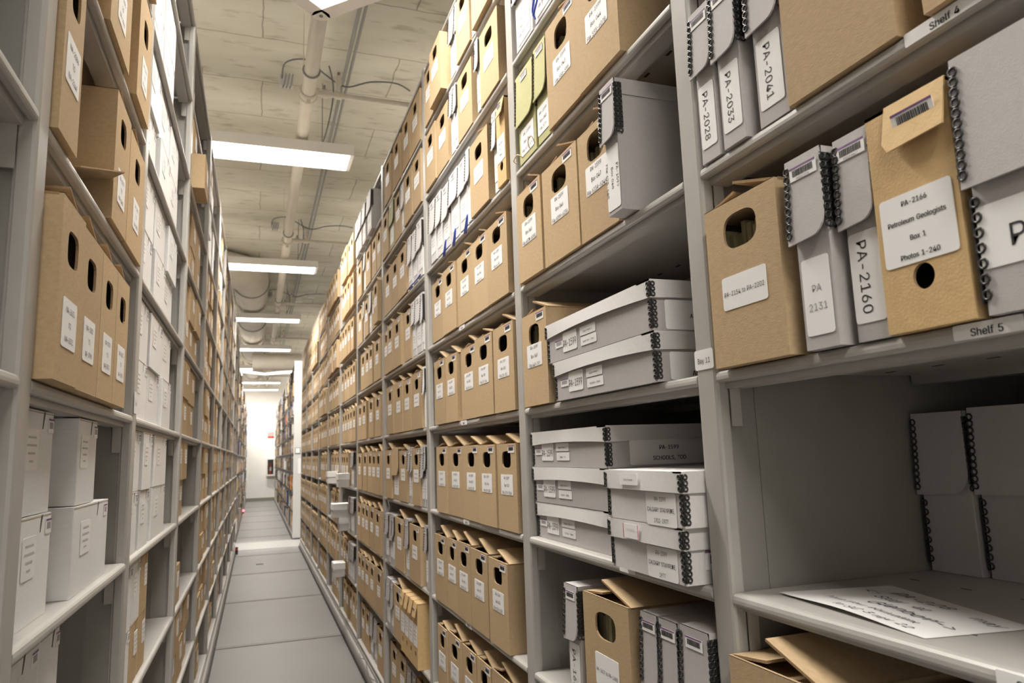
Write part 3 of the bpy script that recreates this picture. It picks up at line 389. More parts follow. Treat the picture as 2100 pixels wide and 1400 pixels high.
     13,33,14,12,33,13,12,34,33,11,34,12,11,35,34,10,35,11,10,36,35,9,58,10,58,36,10,58,37,36,9,59,58,57,37,58,9,60,59,56,37,57,9,61,60,55,37,56,8,61,9,55,38,37,8,62,61,
     54,38,55,7,62,8,54,39,38,7,63,62,53,39,54,6,63,7,53,40,39,6,64,63,52,40,53,6,65,64,51,40,52,5,65,6,51,41,40,5,66,65,50,41,51,4,66,5,50,42,41,4,67,66,49,42,50,4,68,
     67,48,42,49,3,68,4,48,43,42,3,69,68,47,43,48,3,46,69,46,43,47,3,43,46,2,43,3,2,44,43,1,44,2,1,45,44,0,45,1)),
    (113, (57,129,68,128,78,124,86,117,92,109,96,98,97,87,96,77,93,67,88,56,79,42,50,0,33,0,75,62,77,62,75,58,72,55,68,53,64,50,60,49,54,49,44,50,34,54,27,59,21,67,17,77,
     16,88,17,99,21,109,27,117,36,124,45,128,57,115,50,114,44,112,38,107,35,102,32,95,31,88,32,80,35,74,38,68,44,64,50,62,57,61,64,62,70,64,75,68,79,74,81,80,82,88,81,95,
     79,102,75,107,70,112,64,114), (31,1,0,30,1,31,30,2,1,29,2,30,29,3,2,28,33,29,33,32,29,32,3,29,32,55,3,55,4,3,28,34,33,54,4,55,28,35,34,53,4,54,27,35,28,53,5,4,27,36,
     35,52,5,53,27,37,36,51,5,52,26,37,27,51,6,5,26,38,37,50,6,51,25,38,26,25,39,38,49,6,50,49,7,6,25,40,39,48,7,49,48,8,7,24,40,25,24,41,40,47,8,48,24,42,41,46,8,47,46,
     14,8,14,9,8,23,42,24,23,43,42,45,13,46,13,14,46,45,17,13,17,12,13,15,9,14,23,44,43,44,17,45,23,17,44,22,17,23,16,9,15,16,10,9,17,10,16,21,17,22,21,18,17,12,10,17,21,
     19,18,20,19,21,12,11,10)),
    (113, (84,61,84,47,29,47,29,61), (2,0,3,2,1,0)),
    (47, (9,-30,17,18,34,18,21,-30), (0,2,1,0,3,2)),
    (47, (24,-1,19,0,16,2,13,6,12,10,13,15,16,18,19,21,24,22,28,21,32,18,34,15,35,10,34,6,32,2,28,0), (7,9,8,6,9,7,6,10,9,5,10,6,5,11,10,4,11,5,4,12,11,3,12,4,3,13,12,2,
     13,3,2,14,13,1,14,2,1,15,14,0,15,1)),
    (113, (16,44,16,55,97,96,97,79,36,50,36,51,36,49,97,20,97,4), (1,3,2,1,5,3,5,4,3,0,5,1,0,6,5,0,7,6,8,7,0)),
    (113, (97,44,16,4,16,20,78,49,77,49,77,51,78,50,16,79,16,96,97,55), (7,9,8,6,5,7,5,9,7,5,0,9,4,3,5,3,0,5,2,0,3,2,1,0)),
]
_gl = {}
for c, (a, v, f) in zip(LETTERS, SHAPES):
    _gl[c] = (a/250, [(v[i]/250, v[i+1]/250) for i in range(0, len(v), 2)], [f[i:i+3] for i in range(0, len(f), 3)])
_tc = {}
def text_poly(s, shear=0.0):
    k = (s, shear)
    if k in _tc: return _tc[k]
    V, F, x = [], [], 0.0
    for c in s:
        if c not in _gl: x += .26; continue
        a, v, f = _gl[c]; b = len(V)
        V += [(x+p+q*shear, q-.36) for p, q in v]; F += [tuple(b+i for i in t) for t in f]; x += a
    _tc[k] = ([(p-x/2, q) for p, q in V], F); return _tc[k]

# ------------------------------------------------------------------ mesh builder
class MB:
    def __init__(s): s.v = []; s.f = []; s.m = []; s.mats = []; s.sm = []
    def mi(s, m):
        if m not in s.mats: s.mats.append(m)
        return s.mats.index(m)
    def add(s, V, F, m, smooth=False):
        b = len(s.v); s.v += [tuple(p) for p in V]; i = s.mi(m)
        for f in F: s.f.append(tuple(b+k for k in f)); s.m.append(i); s.sm.append(smooth)
    def box(s, x0, x1, y0, y1, z0, z1, m, skip=()):
        V = [(x, y, z) for x in (x0, x1) for y in (y0, y1) for z in (z0, z1)]
        F = {'x0': (0, 1, 3, 2), 'x1': (4, 6, 7, 5), 'y0': (0, 4, 5, 1), 'y1': (2, 3, 7, 6), 'z0': (0, 2, 6, 4), 'z1': (1, 5, 7, 3)}
        s.add(V, [f for k, f in F.items() if k not in skip], m)
    def cbox(s, x0, x1, y0, y1, z0, z1, m, c=.002):
        """box whose vertical and front edges are cut at an angle"""
        s.prism([(x0+c, y0), (x1-c, y0), (x1, y0+c), (x1, y1-c), (x1-c, y1), (x0+c, y1), (x0, y1-c), (x0, y0+c)], 'z', z0, z1, m)
    def prism(s, P, ax, a, b, m, smooth=False):
        n = len(P)
        def pt(p, t): return {'x': (t, p[0], p[1]), 'y': (p[0], t, p[1]), 'z': (p[0], p[1], t)}[ax]
        V = [pt(p, a) for p in P]+[pt(p, b) for p in P]
        F = [(i, (i+1) % n, n+(i+1) % n, n+i) for i in range(n)]
        s.add(V, F, m, smooth); s.add(V, [tuple(range(n))[::-1], tuple(range(n, 2*n))], m)
    def tube(s, pts, r, m, n=8, closed=False, caps=True):
        P = [Vector(p) for p in pts]; rings = []; k = len(P); up = Vector((0.013, .031, 1)).normalized()
        V = []
        for i, p in enumerate(P):
            t = (P[(i+1) % k]-P[i-1]) if closed else (P[min(i+1, k-1)]-P[max(i-1, 0)])
            t.normalize(); a = t.cross(up)
            if a.length < 1e-3: a = t.cross(Vector((1, 0, 0)))
            a.normalize(); c = a.cross(t)
            V += [p+(a*math.cos(2*math.pi*j/n)+c*math.sin(2*math.pi*j/n))*r for j in range(n)]
        F = []
        for i in range(k if closed else k-1):
            q = (i+1) % k
            F += [(i*n+j, i*n+(j+1) % n, q*n+(j+1) % n, q*n+j) for j in range(n)]
        s.add(V, F, m, True)
        if caps and not closed: s.add(V, [tuple(range(n)), tuple(range((k-1)*n, k*n))], m)
    def ring(s, c, r, rr, ax, m, n=9, k=5):
        V = []
        for i in range(n):
            a = 2*math.pi*i/n
            for j in range(k):
                b = 2*math.pi*j/k; q = r+rr*math.cos(b); z = rr*math.sin(b); x, y = q*math.cos(a), q*math.sin(a)
                V.append({'x': (c[0]+z, c[1]+x, c[2]+y), 'y': (c[0]+x, c[1]+z, c[2]+y), 'z': (c[0]+x, c[1]+y, c[2]+z)}[ax])
        s.add(V, [(i*k+j, i*k+(j+1) % k, ((i+1) % n)*k+(j+1) % k, ((i+1) % n)*k+j) for i in range(n) for j in range(k)], m, True)
    def text(s, t, c, size, mode, m=None, shear=0, sx=1):
        V, F = text_poly(t, shear)
        def f(a, b):
            a *= size*sx; b *= size
            if mode == 'front': return (c[0], c[1]-a, c[2]+b)
            if mode == 'down': return (c[0], c[1]-b, c[2]-a)
            if mode == 'side': return (c[0]+a, c[1], c[2]+b)
            if mode == 'flat': return (c[0]+a, c[1]+b, c[2])
        s.add([f(*p) for p in V], F, m or M['ink'])
    def lines(s, L, c, size, mode, lead=1.25, m=None, sx=1):
        for i, t in enumerate(L):
            o = ((len(L)-1)/2-i)*size*lead
            p = (c[0], c[1]-o, c[2]) if mode == 'down' else (c[0], c[1]+o, c[2]) if mode == 'flat' else (c[0], c[1], c[2]+o)
            if t: s.text(t, p, size, mode, m, sx=sx)
    def mesh(s, name):
        me = bpy.data.meshes.new(name); me.from_pydata(s.v, [], s.f)
        for x in s.mats: me.materials.append(x)
        me.polygons.foreach_set('material_index', s.m); me.polygons.foreach_set('use_smooth', s.sm); me.update()
        return me
    def build(s, name, parent=None, **k):
        return put(name, s.mesh(name), parent, **k)

def put(name, me, parent=None, loc=None, rot=None):
    o = bpy.data.objects.new(name, me); COL.objects.link(o)
    if parent is not None: o.parent = parent
    if loc: o.location = loc
    if rot: o.rotation_euler = rot
    return o
def tag(o, label, cat, group=None, kind=None):
    if label: o['label'] = label
    if cat: o['category'] = cat
    if group: o['group'] = group
    if kind: o['kind'] = kind
    return o
def thing(name, label, cat, loc, rz=0, group=None):
    o = bpy.data.objects.new(name, None); COL.objects.link(o); o.location = loc; o.rotation_euler = (0, 0, rz)
    o.empty_display_size = .05
    return tag(o, label, cat, group)
def struct(name, mb, label=None): return tag(mb.build(name), label, None, None, 'structure')

ORD = 'zero first second third fourth fifth sixth seventh eighth ninth tenth eleventh twelfth'.split()
# ------------------------------------------------------------------ room and range geometry
XR, XL = .668, -.270
DEP = .86
RY = [-.155, .955, 1.798, 2.919, 4.03, 5.14, 6.25, 7.36, 8.47, 9.58, 10.69, 11.80]
LY = [-.08, 1.03, 1.88, 2.99, 4.10, 5.21, 6.32, 7.43, 8.54, 9.65, 10.76, 11.87]
PW = .051
RZ = {k: H0+.1126+.33*(5-k) for k in range(2, 10)}; RZ[1] = H0+1.40; RZ[0] = H0+1.69
LZ = {k: H0+.1126+.33*(5-k) for k in range(5, 10)}; LZ.update({4: H0+.455, 3: H0+.79, 2: H0+1.13, 1: H0+1.46, 0: H0+1.79})
CEIL = H0+2.95
WALLY = 25.9

b = MB(); b.box(-4, 4.6, -6.2, WALLY+.2, -.08, 0, M['floor']); struct('floor', b)
b = MB(); b.box(-3.9, 4.5, 11.95, 13.0, 0, .004, M['floor_pale']); struct('trim_1', b, 'pale floor strip crossing the aisle between the shelving ranges')
b = MB(); b.box(-4, 4.6, -6.2, WALLY+.2, CEIL, CEIL+.15, M['concrete']); struct('ceiling', b)
b = MB(); b.box(-4, 4.6, WALLY, WALLY+.15, 0, CEIL, M['white_wall']); struct('wall_back', b)
b = MB(); b.box(-4, 4.6, -6.2, -6.0, 0, CEIL, M['white_wall']); struct('wall_front', b)
b = MB(); b.box(-4.15, -4, -6.2, WALLY+.2, 0, CEIL, M['white_wall']); struct('wall_left', b)
b = MB(); b.box(4.6, 4.75, -6.2, WALLY+.2, 0, CEIL, M['white_wall']); struct('wall_right', b)
b = MB(); b.box(-4, 4.6, WALLY-.012, WALLY, 0, .105, M['wall_base']); struct('baseboard_back', b)
n = 2
for y in [.55, 2.33, 4.12, 5.90, 7.69, 9.48, 11.25, 13.9, 15.4, 17.2, 19.0, 20.8, 22.6]:
    b = MB()
    b.box(-3.9, 4.5, y-.026, y-.010, 0, .0015, M['slot']); b.box(-3.9, 4.5, y+.010, y+.026, 0, .0015, M['slot'])
    b.box(-3.9, 4.5, y-.010, y+.010, 0, .0025, M['galv'])
    struct('trim_%d' % n, b, 'steel track set in the floor across the aisle'); n += 1

# ------------------------------------------------------------------ shelving (local frame: front plane x=0 facing -x, depth +x)
def rprof(x0, x1, y0, y1, r):
    P = []
    for cx, cy, a in ((x0+r, y0+r, 180), (x1-.002, y0+.002, 270), (x1-.002, y1-.002, 0), (x0+r, y1-r, 90)):
        q = r if cx < (x0+x1)/2 else .002
        for t in (0, 45, 90): P.append((cx+q*math.cos(math.radians(a+t)), cy+q*math.sin(math.radians(a+t))))
    return P
_cache = {}
def upright_mesh(top):
    k = ('up', top)
    if k not in _cache:
        b = MB()
        b.prism(rprof(0, .022, -PW/2, PW/2, .006), 'z', .1125, top, M['steel'])
        b.prism(rprof(.0225, .027, -PW/2+.006, PW/2-.006, .0015), 'z', .1125, top-.01, M['steel'])
        b.box(.027, DEP-.043, -.016, .016, .1125, top-.01, M['steel_shaded'])
        for s in (-1, 1): b.box(.075, .079, s*.016, s*.0185, .1125, top-.02, M['steel_shaded'])
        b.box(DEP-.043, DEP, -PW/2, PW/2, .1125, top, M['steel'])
        _cache[k] = b.mesh('upright')
    return _cache[k]
def shelf_mesh(L, det=0, clips=True):
    k = ('shelf', round(L, 3), det, clips)
    if k not in _cache:
        b = MB(); D = DEP
        P = [(.010, 0), (.004, -.0012), (.0012, -.004), (0, -.009), (0, -.0135), (.0015, -.0165), (.004, -.018), (.011, -.018), (.012, -.013), (.016, -.013), (.017, -.027),
             (.052, -.027), (.052, -.005), (D-.05, -.005), (D-.05, -.024), (D, -.024), (D, 0)]
        b.prism(P, 'y', -L/2, L/2, M['steel'])
        for s in (-1, 1) if clips else (): b.box(.022, .040, s*(L/2-.003), s*(L/2-.0005), -.085, -.024, M['steel'])
        b.box(.40, .43, -L/2, L/2, -.022, -.005, M['steel_shaded'])
        if det:
            nn = int(L/.085)
            for i in range(nn):
                y = -L/2+.05+i*(L-.1)/(nn-1)
                for x in (.085, .30): 
                    b.box(x-.003, x+.003, y-.009, y+.009, -.0056, -.005, M['slot']); b.box(x-.0012, x+.0012, y-.008, y+.008, 0, .0004, M['slot'])
        _cache[k] = b.mesh('shelf')
    return _cache[k]
def bay(side, i, Y, Z, xf, label, first=False, top=None, det=0, group=None, hidden_top=False):
    """one shelving bay between uprights Y[i] and Y[i+1]"""
    y0, y1 = Y[i], Y[i+1]; rz = 0 if side == 'right' else math.pi
    t = thing('shelving_bay', label, 'shelving', (xf, (y0+y1)/2, 0), rz, group)
    top = top or Z[0]; s = 1 if side == 'right' else -1
    for yy in ([y1, y0] if first else [y1]): put('upright', upright_mesh(round(top+.012, 3)), t, (0, s*(yy-(y0+y1)/2), 0))
    L = y1-y0-PW-.002
    for k in sorted(Z): put('shelf' if k else 'top_panel', shelf_mesh(L, det, k != 9), t, (0, 0, Z[k]))
    b = MB(); b.box(DEP-.012, DEP-.006, -L/2, L/2, .1125, top-.03, M['steel_shaded']); b.build('back_panel', t)
    return t
RB = []; LB = []
for i in range(len(RY)-1):
    nm = 'grey steel shelving bay on the right side of the aisle, %s bay from the camera' % ORD[i+1]
    RB.append(bay('right', i, RY, RZ, XR, nm, i == 0, det=1 if i < 3 else 0, group='right shelving bays'))
for i in range(len(LY)-1):
    nm = 'grey steel shelving bay on the left side of the aisle, %s bay from the camera' % ORD[i+1]
    LB.append(bay('left', i, LY, LZ, XL, nm, i == 0, det=1 if i < 3 else 0, group='left shelving bays'))
# mobile carriages under the ranges
def carriage(side, xf, y0, y1, label):
    t = thing('mobile_carriage', label, 'carriage', (xf, 0, 0), 0 if side == 'right' else math.pi)
    s = 1 if side == 'right' else -1
    a, c = sorted((s*y0, s*y1))
    b = MB(); b.prism([(-.012, .006), (-.012, .070), (-.008, .082), (.0, .088), (.0, .112), (.030, .112), (.030, .006)], 'y', a, c, M['steel'])
    b.build('front_rail', t)
    b = MB(); b.box(.031, DEP, a, c, .01, .108, M['steel_shaded']); b.build('chassis', t)
    b = MB(); b.box(-.02, -.0125, a, c, 0.004, .03, M['slot']); b.build('rubber_strip', t)
carriage('right', XR, RY[0], RY[-1]+.03, 'long grey steel carriage rail under the right-hand range of brown boxes')
carriage('left', XL, LY[0], LY[-1]+.03, 'long grey steel carriage rail under the left-hand range of shelving')

# ------------------------------------------------------------------ boxes (local: front plane x=0 faces -x, y centred, z up)
def hole_loop(hw, hh, r, n, oz, rect=None):
    pts = []
    return pts
def front_with_hole(b, w, h, hw, hh, hz, r, m, t=.004, edge=None, hy=0):
    """panel at x=0 with a rounded opening"""
    angs = sorted(set([round(2*math.pi*i/36, 5) for i in range(36)] + [round(math.atan2(zz-hz, yy-hy) % (2*math.pi), 5) for yy in (-w/2, w/2) for zz in (0, h)]))
    def rr(a):
        c, s_ = math.cos(a), math.sin(a)
        # rounded rectangle radius by superellipse
        p = 4.5 if r == 0 else r
        return 1/((abs(c)/(hw/2))**p+(abs(s_)/(hh/2))**p)**(1/p)
    def ro(a):
        c, s_ = math.cos(a), math.sin(a); q = 1e9
        if c > 1e-6: q = min(q, (w/2-hy)/c)
        if c < -1e-6: q = min(q, (-w/2-hy)/c)
        if s_ > 1e-6: q = min(q, (h-hz)/s_)
        if s_ < -1e-6: q = min(q, (-hz)/s_)
        return q
    n = len(angs)
    I = [(0, hy+rr(a)*math.cos(a), hz+rr(a)*math.sin(a)) for a in angs]; O = [(0, hy+ro(a)*math.cos(a), hz+ro(a)*math.sin(a)) for a in angs]
    B = [(t, p[1], p[2]) for p in I]
    b.add(I+O, [(i, (i+1) % n, n+(i+1) % n, n+i) for i in range(n)], m)
    b.add(I+B, [(i, n+i, n+(i+1) % n, (i+1) % n) for i in range(n)], edge or m)
    O2 = [(t, p[1], p[2]) for p in O]
    b.add(B+O2, [(i, n+i, n+(i+1) % n, (i+1) % n) for i in range(n)], m)
def file_box_mesh(w, d, h, hole, m='card'):
    k = ('fb', w, d, h, hole, m)
    if k in _cache: return _cache[k]
    b = MB(); hw, hh, hz, p = hole
    front_with_hole(b, w, h, hw, hh, hz, p, M[m], edge=M['card_edge'])
    c = .0015
    b.box(0, d, -w/2, w/2, 0, h, M[m], skip=('x0', 'z1'))
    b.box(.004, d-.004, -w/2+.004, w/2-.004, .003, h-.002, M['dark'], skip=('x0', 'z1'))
    # rim of the board along the top edges
    e = M['card_edge']
    b.box(0, .004, -w/2, w/2, h-.001, h, M[m]); b.box(d-.004, d, -w/2, w/2, h-.001, h, e)
    b.box(.004, d-.004, -w/2, -w/2+.004, h-.001, h, e); b.box(.004, d-.004, w/2-.004, w/2, h-.001, h, e)
    b.box(.004, d-.004, -w/2+.004, w/2-.004, h-.016, h-.013, M[m])
    _cache[k] = b.mesh('box_body'); return _cache[k]
def flap_mesh(w, d, ang, frac, side, m='card'):
    k = ('fl', round(w, 3), d, ang, frac, side, m)
    if k in _cache: return _cache[k]
    b = MB(); L = w*frac; a = math.radians(ang); t = .004
    ca, sa = math.cos(a), math.sin(a)
    P = [(0, 0), (L*ca, L*sa), (L*ca-t*sa, L*sa+t*ca), (-t*sa, t*ca)]
    P = [(side*(-w/2+p), q) for p, q in P]
    n = 4
    V = [(.006, p[0], p[1]) for p in P]+[(d-.01, p[0], p[1]) for p in P]
    b.add(V, [(0, 4, 5, 1), (3, 2, 6, 7)], M[m]); b.add(V, [(0, 1, 2, 3), (7, 6, 5, 4), (1, 5, 6, 2), (0, 3, 7, 4)], M['card_edge'])
    _cache[k] = b.mesh('top_flap'); return _cache[k]
def label_mesh(w, h, lines, size, sx=1, mode='front', pale=False, lead=1.3, bold=False):
    k = ('lb', w, h, tuple(lines), size, sx, mode, pale, bold)
    if k in _cache: return _cache[k]
    b = MB(); c = min(.004, w/8, h/8)
    P = []
    for cy, cz, a in ((w/2-c, h/2-c, 0), (-w/2+c, h/2-c, 90), (-w/2+c, -h/2+c, 180), (w/2-c, -h/2+c, 270)):
        for t in (0, 45, 90): P.append((cy+c*math.cos(math.radians(a+t)), cz+c*math.sin(math.radians(a+t))))
    b.prism(P, 'x', -.0007, .0, M['paper'])
    if lines and lines[0] == '#':
        for i in range(int(lines[1])):
            z = (int(lines[1])-1)/2*size*1.5-i*size*1.5
            ww = w*(.30, .36, .26, .14)[i % 4]; b.box(-.0010, -.0008, -ww, ww, z-size*.2, z+size*.2, M['ink_faint'])
    elif any(lines):
        run = max(max(p[0] for p in text_poly(t)[0])-min(p[0] for p in text_poly(t)[0]) for t in lines if t)*size
        sx = min(sx, .9*(h if mode == 'down' else w)/run)
        for o in ((-.018, .018) if bold else (0,)):
            b.lines(lines, (-.0011, o*size if mode == 'front' else 0, o*size if mode == 'down' else 0), size, mode, lead, M['ink_pale'] if pale else M['ink'], sx=sx)
    _cache[k] = b.mesh('label'); return _cache[k]
def barcode_mesh(w=.052, h=.021, digits=None, simple=False):
    k = ('bc', w, h, digits, simple)
    if k in _cache: return _cache[k]
    b = MB(); b.box(-.0007, 0, -w/2, w/2, -h/2, h/2, M['paper']); b.box(-.0010, -.0008, -w/2, w/2, h*.36, h*.5, M['purple'])
    if simple: b.box(-.0010, -.0008, -w*.34, w*.34, -h*.18, h*.27, M['ink_pale'])
    else:
        rr = random.Random(3); y = -w*.38
        while y < w*.38:
            ww = rr.choice((.0006, .001, .0015)); b.box(-.0010, -.0008, y, y+ww, -h*.2, h*.27, M['ink']); y += ww+rr.choice((.0007, .001))
        if digits: b.text(digits, (-.0010, 0, -h*.36), h*.28, 'front', sx=.9)
    _cache[k] = b.mesh('barcode_label'); return _cache[k]
HOLE = (.075, .046, .196, 3.8)
def file_box(loc, rz, label, group, w=.18, d=.385, h=.245, hole=HOLE, text=None, tz=.126, lw=.10, lh=.056, tsize=.0135, flaps=(24, 9), barcode=0, files=False, m='card', text_m=None, name='file_box', tilt=None, drop=None):
    w = round(w, 3)
    hole = (round(min(hole[0], w*.46), 3),)+tuple(hole[1:])
    t = thing(name, label, 'box', loc, rz, group)
    if tilt: t.rotation_euler = (0, tilt, rz)
    put('box_body', file_box_mesh(w, d, h, hole, m), t)
    if flaps:
        top = math.degrees(math.asin(min(.9, max(.02, (.286-h)/(w*.62))))); flaps = tuple(round(min(q, top)) for q in flaps)
        put('top_flap', flap_mesh(w, d, flaps[0], .62, 1, m), t, (0, 0, h-.004))
        if len(flaps) > 1: put('top_flap', flap_mesh(w, d, flaps[1], .42, -1, m), t, (0, 0, h-.004))
    if text is not None:
        lw = min(lw, w*.72)
        put('label', label_mesh(round(lw, 3), lh, text, tsize, sx=.95), t, (-.0002, 0, tz))
    if barcode: put('barcode_label', barcode_mesh(min(.05, w*.33), .02, None, barcode == 1), t, (-.0002, -w*.26, h-.017))
    if files:
        b = MB(); n = 11; rr = random.Random(int(loc[1]*1000))
        for i in range(n):
            y = -w/2+.012+(w-.024)*i/n; b.box(.018+rr.random()*.012, d-.02, y, y+(w-.024)/n*.72, .004, h-.045+rr.random()*.018, M['files'])
        b.build('folders', t)
    return t

def edge_rings(b, x, y, z0, z1, ax, n, r=.0048, rr=.0013):
    for i in range(n):
        z = z0+(z1-z0)*(i+.5)/n
        b.ring((x, y, z), r, rr, ax, M['black_metal'])
def case_mesh(w, d, h, lf, m, det):
    """flip-top document case: returns body, lid, metal edge meshes"""
    k = ('case', w, d, h, lf, m, det)
    if k in _cache: return _cache[k]
    b = MB(); b.cbox(.004, d, -w/2+.002, w/2-.002, 0, h-.004, M[m], .0015)
    body = b.mesh('case_body')
    b = MB(); zl = h-lf; rc = min(w*.36, lf*.24)
    P = [(w/2, h), (w/2, zl)]
    yr = -w/2
    P += [(yr+rc*.9, zl+.003)]+[(yr+rc*(1-math.sin(math.radians(a)))*.9, zl+.003+rc*1.1*(1-math.cos(math.radians(a)))) for a in (20, 40, 60, 80, 90)]+[(yr, h)]
    n = len(P); out = .006                       # the lid springs out a little at its lower edge
    def xf(z): return -.001-out*(h-z)/lf
    V = [(xf(z), y, z) for y, z in P]+[(xf(z)+.0028, y, z) for y, z in P]
    b.add(V, [tuple(range(n)), tuple(range(n, 2*n))[::-1]]+[(i, n+i, n+(i+1) % n, (i+1) % n) for i in range(n)], M[m])
    b.box(-.001, d+.002, -w/2, w/2, h-.003, h, M[m])
    for s in (-1, 1): b.box(0, d, s*(w/2-.0015), s*w/2, h-.032, h-.003, M[m])
    lid = b.mesh('case_lid')
    bm = M['black_metal']; zt = h-.009; zb = zl+.008; edge = []
    nr = max(6, int((zt-zb)/.0102))
    for s in (-1, 1):
        b = MB(); y = s*w/2
        b.box(-.002, .016, y-.0008, y+.0008, zb+.012*(s < 0), zt, bm)
        for i in range(nr if det else 0):
            z = zb+(zt-zb)*(i+.5)/nr
            if s > 0:
                if det == 2: b.ring((xf(z)-.0012, w/2-.004, z), .0046, .0014, 'x', bm)
                else: b.box(xf(z)-.003, xf(z)-.0005, w/2-.006, w/2-.001, z-.0032, z+.0032, bm)
            elif det == 2:
                b.ring((.010, -w/2-.001, z), .0046, .0014, 'y', bm); b.ring((.0015, -w/2-.001, z), .0042, .0013, 'y', bm)
            else: b.box(.002, .011, -w/2-.003, -w/2-.0005, z-.003, z+.003, bm)
        edge.append(b.mesh('metal_edge'))
    _cache[k] = (body, lid, edge); return _cache[k]
def case(loc, rz, label, group, w=.055, d=.385, h=.258, lf=.115, m='grey', det=1, text=None, tmode='down', tsize=.03, lw=None, lh=.105, tz=.075, barcode=1, digits=None, name='document_case', pale=False, edges=False, ty=0):
    w = round(w, 3); t = thing(name, label, 'case', loc, rz, group)
    body, lid, edge = case_mesh(w, d, h, lf, m, det)
    put('case_body', body, t); ld = put('case_lid', lid, t)
    for e in edge: put('metal_edge', e, ld)
    if text is not None:
        lw = round(lw or w*.74, 3)
        put('label', label_mesh(lw, lh, text, tsize, sx=1, mode=tmode, pale=pale), t, (.0036, ty, tz))
    if barcode: put('barcode_label', barcode_mesh(round(min(.046, w*.8), 3), .018, digits, barcode == 1), ld, (-.0032, -w*.04 if w < .12 else -w*.02, h-.022))
    if edges:
        b = MB(); zb, zt = .012, h-lf-.006; n = int((zt-zb)/.0135)
        b.box(.002, .016, w/2-.001, w/2+.001, zb, zt, M['black_metal'])
        for i in range(n): b.ring((.0024, w/2-.005, zb+(zt-zb)*(i+.5)/n), .0046, .0014, 'x', M['black_metal'])
        b.build('metal_edge', t)
    return t

def carton_mesh(w, d, h, m, det):
    k = ('ct', w, d, h, m, det)
    if k in _cache: return _cache[k]
    b = MB(); b.cbox(0, d, -w/2, w/2, 0, h, M[m], .0015)
    e = M['white_edge'] if m == 'white_card' else M['card_edge']
    if det:
        b.box(-.0004, .0, -w/2+.001, w/2-.001, h-.0035, h-.002, e)
        b.add([(-.0006, -w*.16, h-.001), (-.0006, -w*.16-.006, h-.001), (-.0006, -w*.16+.003, h-.026), (-.0006, -w*.16+.006, h-.026)], [(0, 1, 2, 3)], M['slot'])
    elif m != 'white_card':
        b.box(-.0005, 0, -.018, .018, h*.55, h, M['kraft'])
    _cache[k] = b.mesh('carton_body'); return _cache[k]
def carton(loc, rz, label, group, w=.25, d=.36, h=.149, m='white_card', det=1, lab=True, name=None, bc=True):
    w = round(w, 3); h = round(h, 3)
    t = thing(name or ('white_carton' if m == 'white_card' else 'brown_carton'), label, 'carton', loc, rz, group)
    put('carton_body', carton_mesh(w, d, h, m, det), t)
    if lab:
        lw = round(min(.075, w*.4), 3)
        put('label', label_mesh(lw, .058, ['#', '4'], .0075), t, (-.0004, w*.18 if m == 'white_card' else -w*.2, h*.62))
    if bc and m == 'white_card': put('barcode_label', barcode_mesh(round(min(.03, w*.2), 3), .022, None, True), t, (-.0004, -w*.40, h-.02))
    return t

def flat_box(loc, rz, label, group, w, d, h, lid=.034, front=(), side=None, sidebc=False, m='grey_pale', lm='grey_pale', bow=.004, hand=None):
    t = thing('flat_storage_box', label, 'box', loc, rz, group)
    b = MB(); b.cbox(.004, d-.004, -w/2+.004, w/2-.004, 0, h-.004, M[m], .001); bd = b.build('box_body', t)
    b = MB(); n = 10
    for face in ('f', 's'):
        V = []
        for i in range(n+1):
            u = i/n; q = 4*u*(1-u)
            if face == 'f':
                y = w/2-u*w; V += [(0, y, h), (-.006*q*.6, y, h-lid+bow*q)]
            else:
                x = u*d; V += [(x, -w/2, h), (x, -w/2-.003*q, h-lid+bow*q*.5)]
        b.add(V, [(2*i, 2*i+2, 2*i+3, 2*i+1) for i in range(n)], M[lm])
    b.box(0, d, -w/2, w/2, h-.003, h, M[lm])
    b.box(0, d, w/2-.002, w/2, h-lid, h-.003, M[lm]); b.box(d-.002, d, -w/2, w/2, h-lid, h-.003, M[lm])
    ld = b.build('lid', t)
    bm = M['black_metal']
    for (z0, z1, o, own) in ((h-lid+.002, h-.004, 0, ld), (.004, h-lid-.002, .004, bd)):
        k = max(3, int((z1-z0)/.0090))
        for sy in (-1, 1):
            b = MB(); y = sy*(w/2-o)
            b.box(o-.0012, o+.0022, y-.0010, y+.0010, z0, z1, bm); b.box(o-.0012, o+.0008, min(y, y-sy*.0022), max(y, y-sy*.0022), z0, z1, bm)
            for i in range(k):
                z = z0+(z1-z0)*(i+.5)/k
                b.ring((o-.0010, y-sy*.0058, z), .0036, .0016, 'x', bm); b.ring((o+.0058, y+sy*.0012, z), .0036, .0016, 'y', bm)
            b.build('metal_edge', own)
    for (kind, ly, lz, lw, lh, lines, size) in front:
        if kind == 'red':
            b = MB(); b.box(-.0022, -.0012, -lw/2, lw/2, -lh/2, lh/2, M['paper'])
            for q in (-1, 1): b.box(-.0025, -.0022, q*lw/2-.0008, q*lw/2+.0008, -lh/2, lh/2, M['red_line'])
            b.lines(lines, (-.0028, 0, lh*.15), size, 'front', m=M['ink_faint']); b.build('label', t, loc=(-.004, ly, lz)); continue
        if kind == 'bc': put('barcode_label', barcode_mesh(lw, lh, None, True), t, (.0034, ly, lz))
        else: put('label', label_mesh(lw, lh, lines, size, sx=.9), t, (-.0055 if kind == 'lid' else .0034, ly, lz))
    if side:
        lines, size, lx, lz, lw, lh = side
        put('side_label', label_mesh(lw, lh, lines, size, sx=.9, bold=True), t, (lx, -w/2+.0034, lz), (0, 0, math.pi/2))
    if sidebc: put('barcode_label', barcode_mesh(.07, .03, '000122644', False), t, (.075, -w/2+.0034, h*.42), (0, 0, math.pi/2))
    return t

